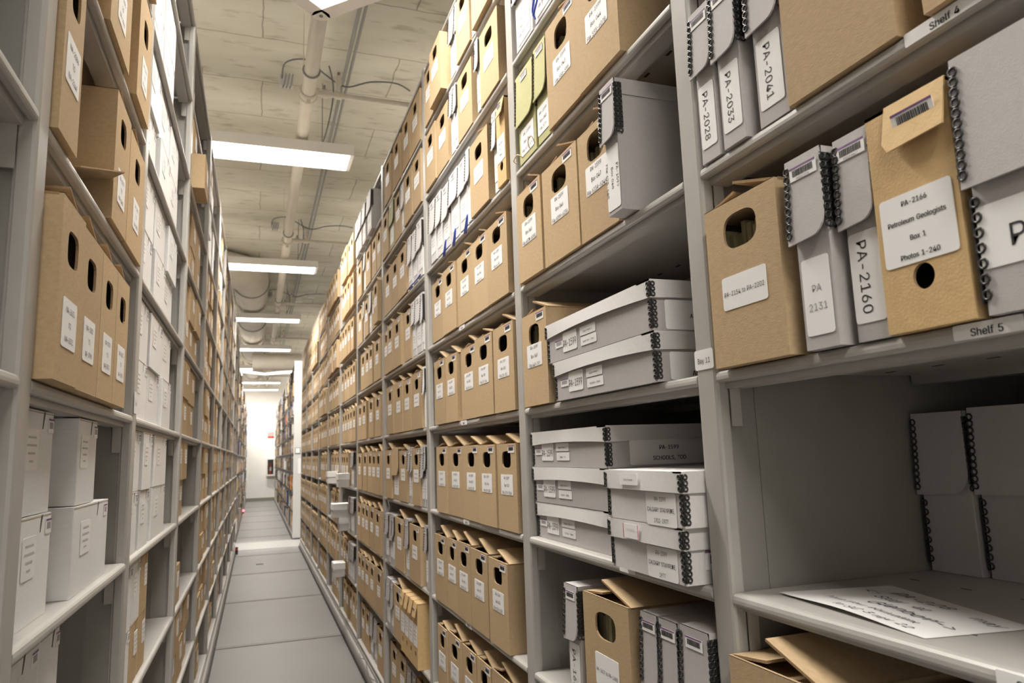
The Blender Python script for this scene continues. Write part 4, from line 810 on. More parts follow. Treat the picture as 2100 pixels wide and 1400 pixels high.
# ------------------------------------------------------------------ contents: right side
GR = 'archive boxes on the shelves right of the aisle'; GL = 'archive boxes on the shelves left of the aisle'
def rl(desc, n, k, bay_): return '%s %s from near end, %s shelf down, %s bay on right' % (desc, ORD[n], ORD[k], ORD[bay_])
def ll(desc, n, k, bay_): return '%s %s from near end, %s shelf down, %s bay on left' % (desc, ORD[n], ORD[k], ORD[bay_])
G0 = .0005
def at(x, y0, y1, z): return (x, (y0+y1)/2, z+G0)
# --- bay 1
z = RZ[4]
case(at(.662, .867, .920, z), 0, 'slim grey document case reading PA-2028 beside the steel upright', GR, w=.053, lf=.113, det=2, text=['PA-2028'], tsize=.026, barcode=2)
case(at(.660, .802, .861, z), 0, 'slim grey document case reading PA-2033, between PA-2028 and PA-2041', GR, w=.058, lf=.118, det=2, text=['PA-2033'], tsize=.026, barcode=2)
case(at(.666, .717, .785, z), 0, 'slim grey document case reading PA-2041 next to a brown box', GR, w=.066, lf=.125, det=2, text=['PA-2041'], tsize=.027, barcode=2, h=.265)
file_box(at(.662, .541, .714, z), 0, 'large brown box above the Shelf 4 tag, beside case PA-2041', GR, w=.172, h=.30, text=['PA-2042 to PA-2129'], lw=.10, lh=.05, tsize=.011, tz=.18, hole=(.085, .048, .25, 4.5), flaps=None)
file_box(at(.658, .322, .505, z), 0, 'brown box at the picture edge, behind the Shelf 4 tag', GR, w=.180, h=.29, flaps=None, hole=(.085, .048, .24, 4.5))
z = RZ[5]
file_box(at(.651, .742, .903, z), 0, 'brown hand-hole box reading PA-2154 to PA-2202 with raised top flap', GR, w=.160, h=.243, hole=(.088, .052, .195, 2.9), text=['PA-2154 to PA-2202'], lw=.098, lh=.049, tsize=.0135, tz=.106, flaps=(17, 12), files=True)
case(at(.650, .656, .719, z), 0, 'slim grey case with handwritten PA 2131 on a blank label', GR, w=.062, h=.25, lf=.114, det=2, text=['PA', '2131'], tmode='front', tsize=.018, lh=.098, tz=.066, barcode=2, digits='00012170720', pale=True)
case(at(.662, .596, .646, z), 0, 'slim grey case reading PA-2160, half behind the tan box', GR, w=.052, h=.25, lf=.115, det=2, text=['PA-2160'], tsize=.028, lh=.108, lw=.044, tz=.075, barcode=2, digits='00012168417')
def tan_box(loc, rz, label, group, w, h, lines, size, d=.385, bc=True, lw=None, lh=None, tz=.11, flap=.052, hz=.055, digits=None):
    t = thing('flip_flap_box', label, 'box', loc, rz, group)
    w = round(w, 3); k = ('tb', w, d, h, hz)
    put('box_body', file_box_mesh(w, d, h, (.026, .028, hz, 2.0), 'kraft'), t)
    b = MB(); b.box(0, d, -w/2, w/2, h-.004, h, M['kraft']); b.build('top_panel', t)
    b = MB(); c = .012
    P = [(w/2-c-.016, h+.001), (-w/2, h+.001), (-w/2, h-flap), (w/2-c-.024, h-flap-.004), (w/2-c-.016, h-flap+.008)]
    n = len(P); xo = lambda z_: -.0015-.011*(h-z_)/flap
    V = [(xo(z_), y, z_) for y, z_ in P]+[(xo(z_)+.0025, y, z_) for y, z_ in P]
    b.add(V, [tuple(range(n)), tuple(range(n, 2*n))[::-1]]+[(i, n+i, n+(i+1) % n, (i+1) % n) for i in range(n)], M['kraft'])
    b.build('tuck_flap', t)
    put('label', label_mesh(lw or round(w*.86, 3), lh or .078, lines, size, sx=.9, lead=1.75, bold=True), t, (-.0003, 0, tz))
    if bc: put('barcode_label', barcode_mesh(round(w*.5, 3), .019, digits, digits is None), t, (-.0078, -w*.16, h-.026), (0, math.radians(-11.5), 0))
    return t
tan_box(at(.656, .488, .592, z), 0, 'tan box labelled Petroleum Geologists Box 1 with folded front flap', GR, .103, .252, ['PA-2166', 'Petroleum Geologists', 'Box 1', 'Photos 1-240'], .0112, digits='00012168420')
case(at(.652, .120, .480, z), 0, 'wide grey metal-edged case with large PA label, beside the tan box', GR, w=.358, h=.262, lf=.137, det=2, text=['PA-2180'], tmode='front', tsize=.042, lw=.19, lh=.062, tz=.075, barcode=2, digits='00012168421', name='document_case', edges=True, ty=.080)
z = RZ[6]
case(at(1.058, .834, .930, z), 0, 'dark grey metal-edged case at the back of the shelf, against the side panel', GR, w=.094, d=.22, h=.258, lf=.135, det=2, edges=True, barcode=0)
case(at(1.066, .47, .832, z), 0, 'wide grey metal-edged case deep on the shelf behind the handwritten note', GR, w=.36, d=.22, h=.262, lf=.135, det=2, edges=True, barcode=0)
# handwritten note
def note():
    t = thing('paper_note', 'white handwritten note lying on the mostly empty shelf', 'paper', (.79, .748, RZ[6]+.0008), 0)
    c = [(.719, .889), (.693, .624), (.834, .600), (.901, .860)]
    b = MB(); V = []; nx, ny = 10, 10
    for i in range(nx+1):
        for j in range(ny+1):
            u, v = i/nx, j/ny
            x = (c[0][0]*(1-u)*(1-v)+c[1][0]*u*(1-v)+c[2][0]*u*v+c[3][0]*(1-u)*v)-.79
            y = (c[0][1]*(1-u)*(1-v)+c[1][1]*u*(1-v)+c[2][1]*u*v+c[3][1]*(1-u)*v)-.748
            V.append((x, y, .004*math.sin(math.pi*u)**2*(1-v)+.0025*(1-v)*(1-u)))
    b.add(V, [(i*(ny+1)+j, (i+1)*(ny+1)+j, (i+1)*(ny+1)+j+1, i*(ny+1)+j+1) for i in range(nx) for j in range(ny)], M['paper'], True)
    def wr(s, u, v, size, sh=.35):
        P, F = text_poly(s, sh)
        W = max(p[0] for p in P)-min(p[0] for p in P)
        V = []
        for i, (a, q) in enumerate(P):
            q = q+.06*math.sin(a*3.1+v*20); uu = u+a*size*4.3; vv = v+q*size*5.4
            x = (c[0][0]*(1-uu)*(1-vv)+c[1][0]*uu*(1-vv)+c[2][0]*uu*vv+c[3][0]*(1-uu)*vv)-.79
            y = (c[0][1]*(1-uu)*(1-vv)+c[1][1]*uu*(1-vv)+c[2][1]*uu*vv+c[3][1]*(1-uu)*vv)-.748
            V.append((x, y, .004*math.sin(math.pi*uu)**2*(1-vv)+.0025*(1-vv)*(1-uu)+.0006))
        b.add(V, F, M['pen'])
    wr('PA-228', .40, .84, .036); wr('may', .86, .80, .032)
    wr('Stay  at', .42, .64, .034); wr('<-', .13, .72, .036); wr('->', .86, .42, .036)
    wr('Glenbow', .58, .45, .036); wr('have your equivalent', .48, .27, .021); wr('to SC 3 rev 22', .60, .13, .0235)
    b.build('sheet', t)
note()
z = RZ[7]
file_box(at(.650, .741, .925, z), 0, 'brown box with wide-open top flaps under the note shelf', GR, w=.182, h=.247, flaps=(20, 7), files=True, text=['PA-2203 to PA-2240'], tsize=.011)
case(at(.66, .30, .72, z), 0, 'wide grey case under the note shelf beside the open brown box', GR, w=.40, h=.24, lf=.12, det=1, text=['PA-2241'], tmode='front', tsize=.03, lw=.15, lh=.05)
# --- bay 2
z = RZ[2]
case(at(.664, 1.604, 1.737, z), 0, 'pale case with white label high in second right bay, beside upright', GR, w=.128, m='grey_pale', det=1, text=['PA-1599', 'Box 039', 'File 560-566'], tmode='front', tsize=.017, lh=.10, tz=.06)
case(at(.664, 1.462, 1.592, z), 0, 'pale case tied with blue cord, top of second right bay', GR, w=.128, m='grey_pale', det=1, text=['PA-1599', 'Box 040', 'File 567-571'], tmode='front', tsize=.017, lh=.10, tz=.06, lf=.10)
for q, (a, c) in enumerate(((1.26, 1.45), (1.05, 1.24))): file_box(at(.664, a, c, z), 0, 'brown hand-hole box on top shelf of second right bay, %s blue-tied case' % ('beside the' if q == 0 else 'second from the'), GR, w=.185, text=['PA-1599'], flaps=None, barcode=1)
z = RZ[3]
case(at(.664, 1.611, 1.742, z), 0, 'olive green flap case reading Box 041 against the upright', GR, w=.128, m='olive', det=1, text=['PA-1599', 'Box 041', 'File 572-576'], tmode='front', tsize=.017, lh=.075, tz=.055, lf=.15, h=.255)
case(at(.664, 1.522, 1.602, z), 0, 'olive green flap case reading Box 042 half behind the brown box', GR, w=.080, m='olive', det=1, text=['PA-1599', 'Box 042', 'File 577-'], tmode='front', tsize=.016, lh=.075, lw=.076, tz=.06, lf=.145, h=.262)
def bx(n, files, k, y0, y1, x=.664, label='', h=.245, flaps=(22, 9), ff=True, **kw):
    return file_box(at(x, y0, y1, RZ[k]), 0, label, GR, w=y1-y0-.002, h=h, text=['PA-1599', 'Box %03d' % n, 'File '+files], tsize=.0185 if k < 5 else .017, lw=.1, lh=.064 if k < 5 else .058, barcode=2, files=ff, flaps=flaps, **kw)
bx(43, '588-595', 3, 1.331, 1.513, .660, 'brown hand-hole box reading Box 043 beside the green cases', h=.262, hole=(.072, .062, .205, 3.2))
bx(44, '595-607B', 3, 1.142, 1.329, .658, 'brown hand-hole box reading Box 044, its bare side facing an empty gap', h=.262, flaps=(20, 8), hole=(.072, .062, .208, 3.2))
bx(45, '607D-609G', 4, 1.580, 1.752, .658, 'brown hand-hole box reading Box 045 against the steel upright', hole=(.072, .056, .192, 3.2))
bx(46, '609H-623A', 4, 1.371, 1.577, .662, 'brown hand-hole box reading Box 046 with folders showing in the hole', hole=(.085, .056, .192, 3.2))
bx(47, '623A-624H', 4, 1.196, 1.369, .664, 'brown hand-hole box reading Box 047 partly behind a grey case', hole=(.085, .062, .195, 3.2))
case(at(.632, 1.130, 1.188, RZ[4]), 0, 'grey case reading Box 048 pulled forward on its shelf', GR, w=.058, d=.36, h=.262, lf=.12, det=2, text=['PA-1599', 'Box 048', 'File 625-648'], tsize=.0155, lh=.125, lw=.05, tz=.07, barcode=2)
bx(49, '649-797', 5, 1.576, 1.745, .658, 'brown hand-hole box reading Box 049 beside two flat grey boxes', h=.237, flaps=(18, 10), hole=(.070, .055, .178, 3.2))
# flat boxes
def fl(sub): return [('bc', .172, .038, .042, .017, None, 0), ('lb', .112, .037, .075, .044, ['PA-1599'], .031), ('lb', .020, .047, .075, .019, ['Calgary Herald '+sub[0]], .0085), ('lb', .017, .025, .075, .019, [sub[1]], .0085)]
X5 = .656
flat_box((X5, 1.312, RZ[5]+G0), 0, 'lower flat grey lidded box of accident photos beside Box 049', GR, .462, .44, .090, front=fl(('#6', 'Accidents - Sports')), side=(['PA-1599', 'ACCIDENTS - AIR'], .0175, .125, .028, .19, .05), m='grey', bow=.006)
flat_box((X5-.004, 1.325, RZ[5]+G0+.091), 0, 'upper flat grey lidded box labelled AERIAL VIEWS on another box', GR, .490, .44, .092, front=fl(('#5', 'Aerial Views - Other')), side=(['PA-1599', 'AERIAL VIEWS', 'OTHER'], .0145, .115, .029, .17, .054), m='grey', bow=.006)
X6 = .684
for q, (dz, txt, lab, sd, xx, w_) in enumerate(((0, ('#4', 'Oil Tools - Market'), 'lowest of three flat grey boxes on the left of the stack', None, X6+.002, .430),
        (.0885, ('#3', 'Parades - Safety'), 'middle of three flat grey boxes on the left of the stack', None, X6-.003, .433),
        (.177, ('#3', 'School - Zoo'), 'topmost flat grey box labelled SCHOOLS, ZOO on the left stack', (['PA-1599', 'SCHOOLS, ZOO'], .017, .15, .030, .19, .052), X6-.004, .431))):
    flat_box((xx, 1.548+q*.001, RZ[6]+G0+dz), 0, lab, GR, w_, .42, .0875, front=fl(txt), side=sd, m='grey', bow=.005)
flat_box((.634, 1.126, RZ[6]+G0), 0, 'lower flat grey box labelled CALGARY STAMPEDE, 1977 at the shelf edge', GR, .256, .36, .088, front=[('red', .03, .071, .052, .025, ['Stampede'], .0085), ('lb', -.055, .026, .094, .052, ['PA-1599', 'CALGARY STAMPEDE,', '1977'], .0135)], sidebc=True, m='grey_pale', bow=.001)
flat_box((.630, 1.118, RZ[6]+G0+.089), 0, 'upper flat grey box labelled CALGARY STAMPEDE, 1912-1977', GR, .266, .36, .088, front=[('lid', .03, .073, .065, .02, ['Calgary Stampede'], .006), ('lb', -.06, .026, .094, .055, ['PA-1599', 'CALGARY STAMPEDE,', '1912-1977'], .0135)], m='grey_pale', bow=.001)
z = RZ[7]
case(at(.66, 1.468, 1.540, z), 0, 'slim grey case reading PA-16 on the lower shelf, beside PA-1627 box', GR, w=.068, h=.253, lf=.118, det=2, text=['PA-1626'], tsize=.03, lh=.12, tz=.07, barcode=2)
file_box(at(.658, 1.238, 1.438, z), 0, 'brown hand-hole box reading PA-1627 to PA-1683 with open flaps', GR, w=.198, h=.252, hole=(.088, .052, .198, 3), text=['PA-1627 to PA-1683'], lw=.10, lh=.062, tsize=.0135, tz=.112, flaps=(22, 6), files=True)
case(at(.66, 1.139, 1.195, z), 0, 'slim grey metal-edged case right beside the PA-1627 box', GR, w=.055, h=.257, lf=.125, det=2, barcode=2, text=['PA-1684'], tsize=.03)
case(at(.66, 1.076, 1.131, z), 0, 'slim grey metal-edged case between a slim case and a wide one', GR, w=.055, h=.257, lf=.13, det=2, barcode=2, text=['PA-1685'], tsize=.03)
case(at(.66, .988, 1.066, z), 0, 'wider grey case on lower shelf beside the Bay 11 upright', GR, w=.078, h=.260, lf=.13, det=2, barcode=2, text=['PA-1690'], tsize=.03)
# --- bays 3 to 5, measured left (far) to right (near)
DATA = {3: {1: 'b 2.863 2.70,p 2.69 2.503,c 2.436 2.361,s 2.358 2.337,b 2.335 2.159,s 2.153 2.118,P 2.11 1.93', 2: 'b 2.86 2.674,b 2.672 2.492,c 2.452 2.396,c 2.392 2.351,b 2.348 2.167,c 2.104 2.066,b 2.064 1.879',
 3: 'c 2.795 2.693,c 2.691 2.597,c 2.595 2.492,c 2.485 2.362,c 2.352 2.249,s 2.247 2.201,b 2.199 2.0,c 1.959 1.917,t 1.915 1.835', 4: 'b 2.8 2.61,b 2.606 2.409,b 2.405 2.21,b 2.207 2.039,b 2.036 1.845',
 5: 'b 2.757 2.591,b 2.587 2.42,b 2.381 2.195,b 2.192 2.01,b 2.008 1.829', 6: 'b 2.756 2.588,b 2.584 2.378,b 2.375 2.188,b 2.185 2.014,b 2.012 1.844', 7: 'b 2.804 2.631,b 2.624 2.483,b 2.48 2.308,b 2.305 2.121,b 2.109 1.932',
 8: 'b 2.773 2.635,b 2.629 2.449,b 2.443 2.281,b 2.275 2.129,b 2.12 1.93', 9: 'b 2.768 2.594,b 2.588 2.413,b 2.402 2.206,b 2.2 2.02,b 2.01 1.84'},
 4: {1: 'b 3.91 3.70,b 3.645 3.44,b 3.384 3.192,b 3.189 2.972', 2: 'b 3.987 3.777,g 3.762 3.629,b 3.614 3.431,c 3.425 3.343,b 3.337 3.139,b 3.128 2.953', 3: 'b 3.964 3.737,b 3.734 3.523,b 3.52 3.3,c 3.271 3.18,c 3.169 3.072,c 3.062 2.953',
 4: 'b 3.951 3.835,b 3.833 3.679,b 3.676 3.458,b 3.39 3.221,c 3.21 3.124,c 3.113 3.002,c 2.992 2.952', 5: 'b 3.861 3.672,b 3.645 3.44,b 3.437 3.24,b 3.218 3.004,s 2.985 2.952', 6: 'b 3.935 3.728,T 3.721 3.56,b 3.554 3.348,c 3.325 3.264,c 3.259 3.224,b 3.221 3.054,c 3.044 2.985,c 2.981 2.952',
 7: 'c 3.932 3.835,c 3.827 3.719,c 3.715 3.674,b 3.667 3.44,c 3.4 3.316,b 3.305 3.07,c 2.996 2.952', 8: 'c 3.914 3.798,c 3.791 3.715,b 3.702 3.488', 9: 'b 3.956 3.757,b 3.743 3.525,c 3.493 3.391,c 3.38 3.294,b 3.284 3.126'},
 5: {1: 'x 5.035 4.885,x 4.857 4.714,x 4.691 4.54,x 4.47 4.288', 2: 'b 5.074 4.859,s 4.764 4.683,b 4.672 4.45,b 4.414 4.237,b 4.218 4.063', 3: 'b 5.088 4.85,s 4.779 4.733,b 4.721 4.526,c 4.524 4.421,b 4.401 4.235,p 4.22 4.063',
 4: 'b 4.937 4.714,b 4.702 4.532,b 4.53 4.378,b 4.34 4.09', 5: 'b 5.088 4.868,b 4.866 4.66,b 4.556 4.357,b 4.319 4.12', 6: 'b 5.088 4.869,b 4.834 4.624,b 4.603 4.431,b 4.422 4.271,b 4.253 4.072', 7: 'b 5.076 4.896,b 4.894 4.716,b 4.714 4.549,b 4.547 4.372,b 4.33 4.09',
 8: 'b 5.064 4.899,b 4.897 4.72,b 4.718 4.555,b 4.553 4.33,b 4.32 4.07', 9: 'b 5.064 4.899,b 4.876 4.701,c 4.68 4.558,c 4.519 4.387,b 4.368 4.144'}}
num = [0]
TXT3 = {4: ['1-12', '13-27', '28-44', '45-61', '62-81'], 5: ['82-95', '96-104', '105-116', '117-134', '135-183'], 6: ['184-191', '192-200', '201-215', '216-238', '239A-256A'], 7: ['257-271', '272-290', '291-303', '304-316', '317A-320C'], 8: ['321-330', '331-342', '343-360', '361-377', '378-390']}
for by in (3, 4, 5):
    for k, s in DATA[by].items():
        items = s.split(','); N = len(items); zz = RZ[k] if k < 9 else RZ[9]
        for i, it in enumerate(items):
            c, y0, y1 = it.split(); y0, y1 = float(y0), float(y1); w_ = y0-y1-.002; nn = N-i
            xj = .663+R.uniform(-.003, .004)+(.022 if k == 9 else 0); L = lambda d: rl(d, nn, k, by)
            if c in 'bpP':
                x = xj-{'b': 0, 'p': .02, 'P': .008}[c]
                if by == 3 and k in TXT3: tx = ['PA-1599', 'Box %03d' % ((k-4)*5+i+1), 'File '+TXT3[k][i]]
                else: tx = ['#', '2'] if k < 8 else ['#', '3']
                file_box((x, (y0+y1)/2, zz+G0), 0, L('brown hand-hole file box' if c == 'b' else 'overhanging brown hand-hole box'), GR, w=w_, h=.245+R.uniform(-.006, .006), text=tx, tsize=.0155 if by == 3 and k in TXT3 else .012,
                         flaps=(R.uniform(12, 26).__round__(0), R.choice((6, 10))) if k > 2 else None, barcode=(2 if by == 3 else 1) if k > 3 else 0, d=.385)
            elif c == 'c': case((xj, (y0+y1)/2, zz+G0), 0, L('grey flap-front document case'), GR, w=w_, m='grey_pale' if k < 5 else 'grey', det=1, text=['#', '3'], tsize=.008, lf=R.choice((.11, .12, .135)), h=.25+R.uniform(-.008, .01), lh=.085)
            elif c == 'g': case((xj, (y0+y1)/2, zz+G0), 0, L('olive green flap case'), GR, w=w_, m='olive', det=1, text=['#', '3'], tsize=.008, lf=.135)
            elif c == 'T': case((xj, (y0+y1)/2, zz+G0), 0, L('tan flap-front case'), GR, w=w_, m='card', det=0, text=['#', '3'], tsize=.008, lf=.14, barcode=0, tmode='front')
            elif c == 'x': case((xj-.02, (y0+y1)/2, zz+G0), 0, L('pale overhanging document case'), GR, w=w_, m='grey_pale', det=1, text=['#', '3'], tsize=.008, lf=.13, tmode='front')
            elif c == 's': case((xj, (y0+y1)/2, zz+G0), 0, L('very slim white case'), GR, w=max(w_, .018), m='white_card', det=1, text=None, barcode=0, lf=.12)
            elif c == 't': tan_box((xj, (y0+y1)/2, zz+G0), 0, L('tan flap-front box'), GR, w_, .258, ['PA-1470', 'Box 1', 'Photos'], .010, bc=True)
# tan boxes leaning out low in bay 4
for i in range(4):
    y1 = 3.062+i*.0915
    tan_box((.645, y1+.045, RZ[8]+G0), 0, 'tan flap-front box, %s of four pulled out in fourth bay on right' % ('nearest' if i == 0 else ORD[i+1]), GR, .0895, .262, ['#', '3'], .010, bc=i in (0, 3), d=.37, lh=.088, tz=.13)
# --- bays 6 to 9: mostly brown boxes
STUFF_R = []
for by in range(6, 12):
    ya, yb = RY[by-1]+.035, RY[by]-.032
    for k in range(1, 10):
        y = ya; i = 0; zz = RZ[k]; n = 0
        out = -.022 if (by, k) in ((6, 1), (6, 2), (6, 3), (7, 1), (7, 3), (9, 2), (8, 4)) else 0
        stop = yb-R.choice((0, 0, .05, .2)) if not (by == 6 and k in (6, 7, 8)) else ya+.02
        if by == 6 and k in (6, 7, 8): y = ya+.44 if k != 7 else yb; stop = yb
        q = []
        while y+.155 < stop:
            w_ = R.choice((.165, .175, .18, .185, .20)); 
            if y+w_ > stop: break
            q.append((y, w_)); y += w_+R.choice((.002, .002, .004, .012))
        for i, (y0, w_) in enumerate(q):
            xx = .664+out+R.uniform(-.004, .006)+(.02 if k == 9 else 0)
            if by <= 8: file_box((xx, y0+w_/2, zz+G0), 0, rl('brown hand-hole file box', i+1, k, by), GR, w=w_, h=.245+R.choice((-.005, 0, .006)), text=['#', '2'], tsize=.012, flaps=(R.choice((14, 18, 22)), 8) if k > 3 else None, lw=.1)
            else: STUFF_R.append((xx, y0, y0+w_, zz, .245, 'card'))
# grey cases and white lidded boxes of bay 6
for k, ys in ((6, (5.30, 5.37)), (7, (5.28, 5.35, 5.42, 5.52)), (8, (5.28, 5.36, 5.44, 5.53))):
    for i, y in enumerate(ys): case((.664, y+.035, RZ[k]+G0), 0, rl('grey flap-front document case', i+1, k, 6), GR, w=.066, det=1, text=['#', '3'], tsize=.008)
def small_lidded(loc, label, w=.15, d=.20, h=.10, **k):
    t = thing('small_lidded_box', label, 'box', loc, 0, GR)
    b = MB(); b.cbox(.003, d-.003, -w/2+.003, w/2-.003, 0, h-.002, M['grey_pale']); b.build('box_body', t)
    b = MB(); b.cbox(-.001, d+.001, -w/2, w/2, h-.045, h, M['white_card']); b.build('lid', t)
    put('label', label_mesh(.05, .03, ['#', '2'], .007), t, (.0026, 0, h*.28))
for y, k, x, n_ in ((5.52, 6, .57, 'in front of brown boxes'), (5.72, 7, .55, 'overhanging beside grey cases'), (5.70, 8, .56, 'low beside grey cases'), (6.45, 6, .58, 'in the seventh bay')):
    small_lidded((x, y, RZ[k]+G0+(.0 if k != 7 else .10)), 'small white lidded box pulled forward %s on right shelves' % n_, d=.085 if k in (6, 8) else .2)
small_lidded((.60, 5.72, RZ[7]+G0), 'small grey-bodied lidded box supporting another in sixth right bay', h=.098)

# ------------------------------------------------------------------ contents: left side
PI = math.pi
z = LZ[5]
for i, (a, c, tx) in enumerate(((1.056, 1.152, None), (1.154, 1.330, 'b'), (1.333, 1.476, 'b'), (1.478, 1.62, 'b'))): pass
LB1 = [(1.062, 1.196, 'NA-2631', 'NA-2031'), (1.198, 1.352, 'NA-2032', 'NA-2706'), (1.354, 1.492, 'NA-2707', 'NA-2871'), (1.494, 1.626, 'NA-2872', 'NA-2991')]
for i, (a, c, t1, t2) in enumerate(LB1):
    file_box(at(-.254 if i else -.250, a, c, z), PI, 'brown hand-hole box, %s of four touching boxes on the left' % ('nearest' if i == 0 else ORD[i+1]), GL, w=c-a-.001, h=.252, hole=(.062, .050, .188, 4), text=[t1, 'TO', t2], tsize=.0155, lw=.078, lh=.068, tz=.082, flaps=(20, 9))
z = LZ[4]
file_box(at(-.262, 1.062, 1.168, z), PI, 'brown box reading NA-2086 to NA-2249 beside an open-sided box', GL, w=.106, h=.275, hole=(.062, .056, .222, 4), text=['NA-2086', 'TO', 'NA-2249'], tsize=.0165, lw=.08, lh=.072, tz=.118, flaps=None)
o = file_box(at(-.263, 1.449, 1.605, z), PI, 'brown box with bare side and torn flap sticking out towards camera', GL, w=.154, h=.258, hole=(.06, .052, .198, 4), text=['NA-2250', 'TO', 'NA-2400'], tsize=.0155, lw=.078, lh=.068, tz=.082, flaps=(22,))
b = MB(); P = [(-.027, .127, .071), (.022, .227, .037), (.22, .21, .040), (.2, .0775, .065), (.005, .0775, .075)]
b.add(P+[(p[0], p[1], p[2]+.0025) for p in P], [(4, 3, 2, 1, 0), (5, 6, 7, 8, 9)]+[(q, (q+1) % 5, 5+(q+1) % 5, 5+q) for q in range(5)], M['card'])
b.build('torn_flap', o)
file_box(at(-.263, 1.607, 1.813, z), PI, 'brown hand-hole box against upright, beside the torn-flap box on left', GL, w=.204, h=.25, hole=(.065, .052, .190, 4), text=['NA-2401', 'TO', 'NA-2585'], tsize=.0155, lw=.078, lh=.068, tz=.088, flaps=(20,))
z = LZ[3]
file_box(at(-.262, 1.34, 1.542, z), PI, 'brown box high on left shelf with label NA-1000 to NA-1060', GL, w=.2, h=.27, text=['NA-1000', 'TO', 'NA-1060'], tsize=.0165, lw=.08, lh=.078, tz=.085, flaps=None)
file_box(at(-.259, 1.618, 1.80, z), PI, 'brown hand-hole box high on left shelf, its side shadowed', GL, w=.178, h=.27, hole=(.06, .056, .19, 4), text=['NA-1061', 'TO', 'NA-1200'], tsize=.0165, lw=.075, lh=.075, tz=.085, flaps=None)
file_box(at(-.262, 1.10, 1.28, z), PI, 'brown hand-hole box high on left shelf nearest the camera', GL, w=.178, h=.25, text=['NA-900'], tsize=.0165, flaps=None)
for i in range(4): file_box(at(-.256, 1.07+i*.19, 1.25+i*.19, LZ[2]), PI, ll('brown hand-hole file box', i+1, 2, 2), GL, w=.178, text=['#', '3'], flaps=None)
# white cartons of the second bay
z = LZ[6]
def wc(x, a, c, zz, label, **k): return carton((x, (a+c)/2, zz+G0), PI, label, GL, w=c-a-.002, **k)
wc(-.297, 1.145, 1.308, z, 'white carton at the bottom of the near stack on left shelf')
wc(-.300, 1.135, 1.300, z+.1505, 'white carton on top of the near stack on left shelf')
wc(-.286, 1.400, 1.700, z, 'wide white carton supporting a narrower one on left shelf')
wc(-.290, 1.425, 1.575, z+.1505, 'narrow white carton on top of a wide white carton')
wc(-.300, 1.075, 1.300, LZ[7], 'white carton low on left shelf, nearest the camera', h=.29)
wc(-.300, 1.302, 1.420, LZ[7], 'narrow tall white carton low on left shelf beside another', h=.29)
# third bay: white cartons stacked two high
for k, cols in ((1, ((1.95, 2.17), (2.18, 2.40))), (2, ((1.94, 2.19), (2.20, 2.45))), (3, ((1.93, 2.17), (2.18, 2.43), (2.44, 2.68))), (4, ((1.92, 2.17), (2.18, 2.43), (2.44, 2.70))), (5, ((1.92, 2.15), (2.16, 2.42), (2.43, 2.67))), (6, ((1.92, 2.09), (2.10, 2.27), (2.33, 2.66)))):
    for j in (0, 1):
        for i, (a, c) in enumerate(cols):
            dy = R.uniform(-.008, .008)
            if k == 6 and j == 1 and i == 2: a, c = 2.35, 2.66
            wc(-.280+R.uniform(-.012, .004), a+dy, c+dy-.012, LZ[k]+j*.1505, ll('%s white carton' % ('upper' if j else 'lower'), i+1, k, 3))
for k in (7, 8, 9):
    for j in (0, 1):
        for i, (a, c, mm) in enumerate(((1.92, 2.06, 'white_card'), (2.07, 2.20, 'white_card' if j else 'card'), (2.21, 2.34, 'card'))):
            wc(-.285+(-.02 if k == 9 else 0), a, c, LZ[k]+j*.1505, ll('%s %s carton' % ('upper' if j else 'lower', 'white' if mm == 'white_card' else 'brown'), i+1, k, 3), m=mm, h=.149)
# bays 4 to 9: brown cartons, some gaps; the farthest as one mass
L4 = {5: ((3.03, 3.40), (3.42, 3.80)), 6: ((3.02, 3.17), (3.18, 3.40)), 7: ((3.03, 3.30),), 1: ((3.08, 3.25),), 2: ((3.10, 3.30), (3.32, 3.57)), 3: ((3.04, 3.30), (3.32, 3.56), (3.58, 3.84)), 4: ((3.04, 3.28), (3.30, 3.56), (3.58, 3.86)), 8: ((3.03, 3.28), (3.30, 3.56), (3.58, 3.82)), 9: ((3.03, 3.28), (3.30, 3.56), (3.58, 3.82))}
STUFF_L = []
for by in range(4, 12):
    ya, yb = LY[by-1]+.035, LY[by]-.032
    for k in range(1, 10):
        if by == 4: cols = L4[k]
        else:
            cols = []; y = ya; stop = yb-R.choice((0, 0, .12, .3))
            while y+.15 < stop:
                w_ = R.choice((.17, .2, .24, .26))
                if y+w_ > stop: break
                cols.append((y, y+w_)); y += w_+R.choice((.004, .01, .03))
        single = by >= 7 and R.random() < .45
        for j in ((0,) if single or (by == 4 and k in (1, 7)) else (0, 1)):
            for i, (a, c) in enumerate(cols):
                xx = -.285+R.uniform(-.012, .01)-(.02 if k == 9 else 0)
                if by == 4 and k == 2 and j == 0 and i == 0: xx = -.225
                pale = (by in (5, 6) and k <= 2 and R.random() < .6) or (by == 4 and k == 1)
                h_ = .24 if single else .149
                if by <= 8: wc(xx, a, c, LZ[k]+j*.1505, ll('%s %s carton' % ('upper' if j else ('tall' if single else 'lower'), 'white' if pale else 'brown'), i+1, k, by), m='white_card' if pale else 'card', det=0, h=h_, bc=False)
                else: STUFF_L.append((xx, a, c-.002, LZ[k]+j*.1505, h_, 'white_card' if pale else 'card'))
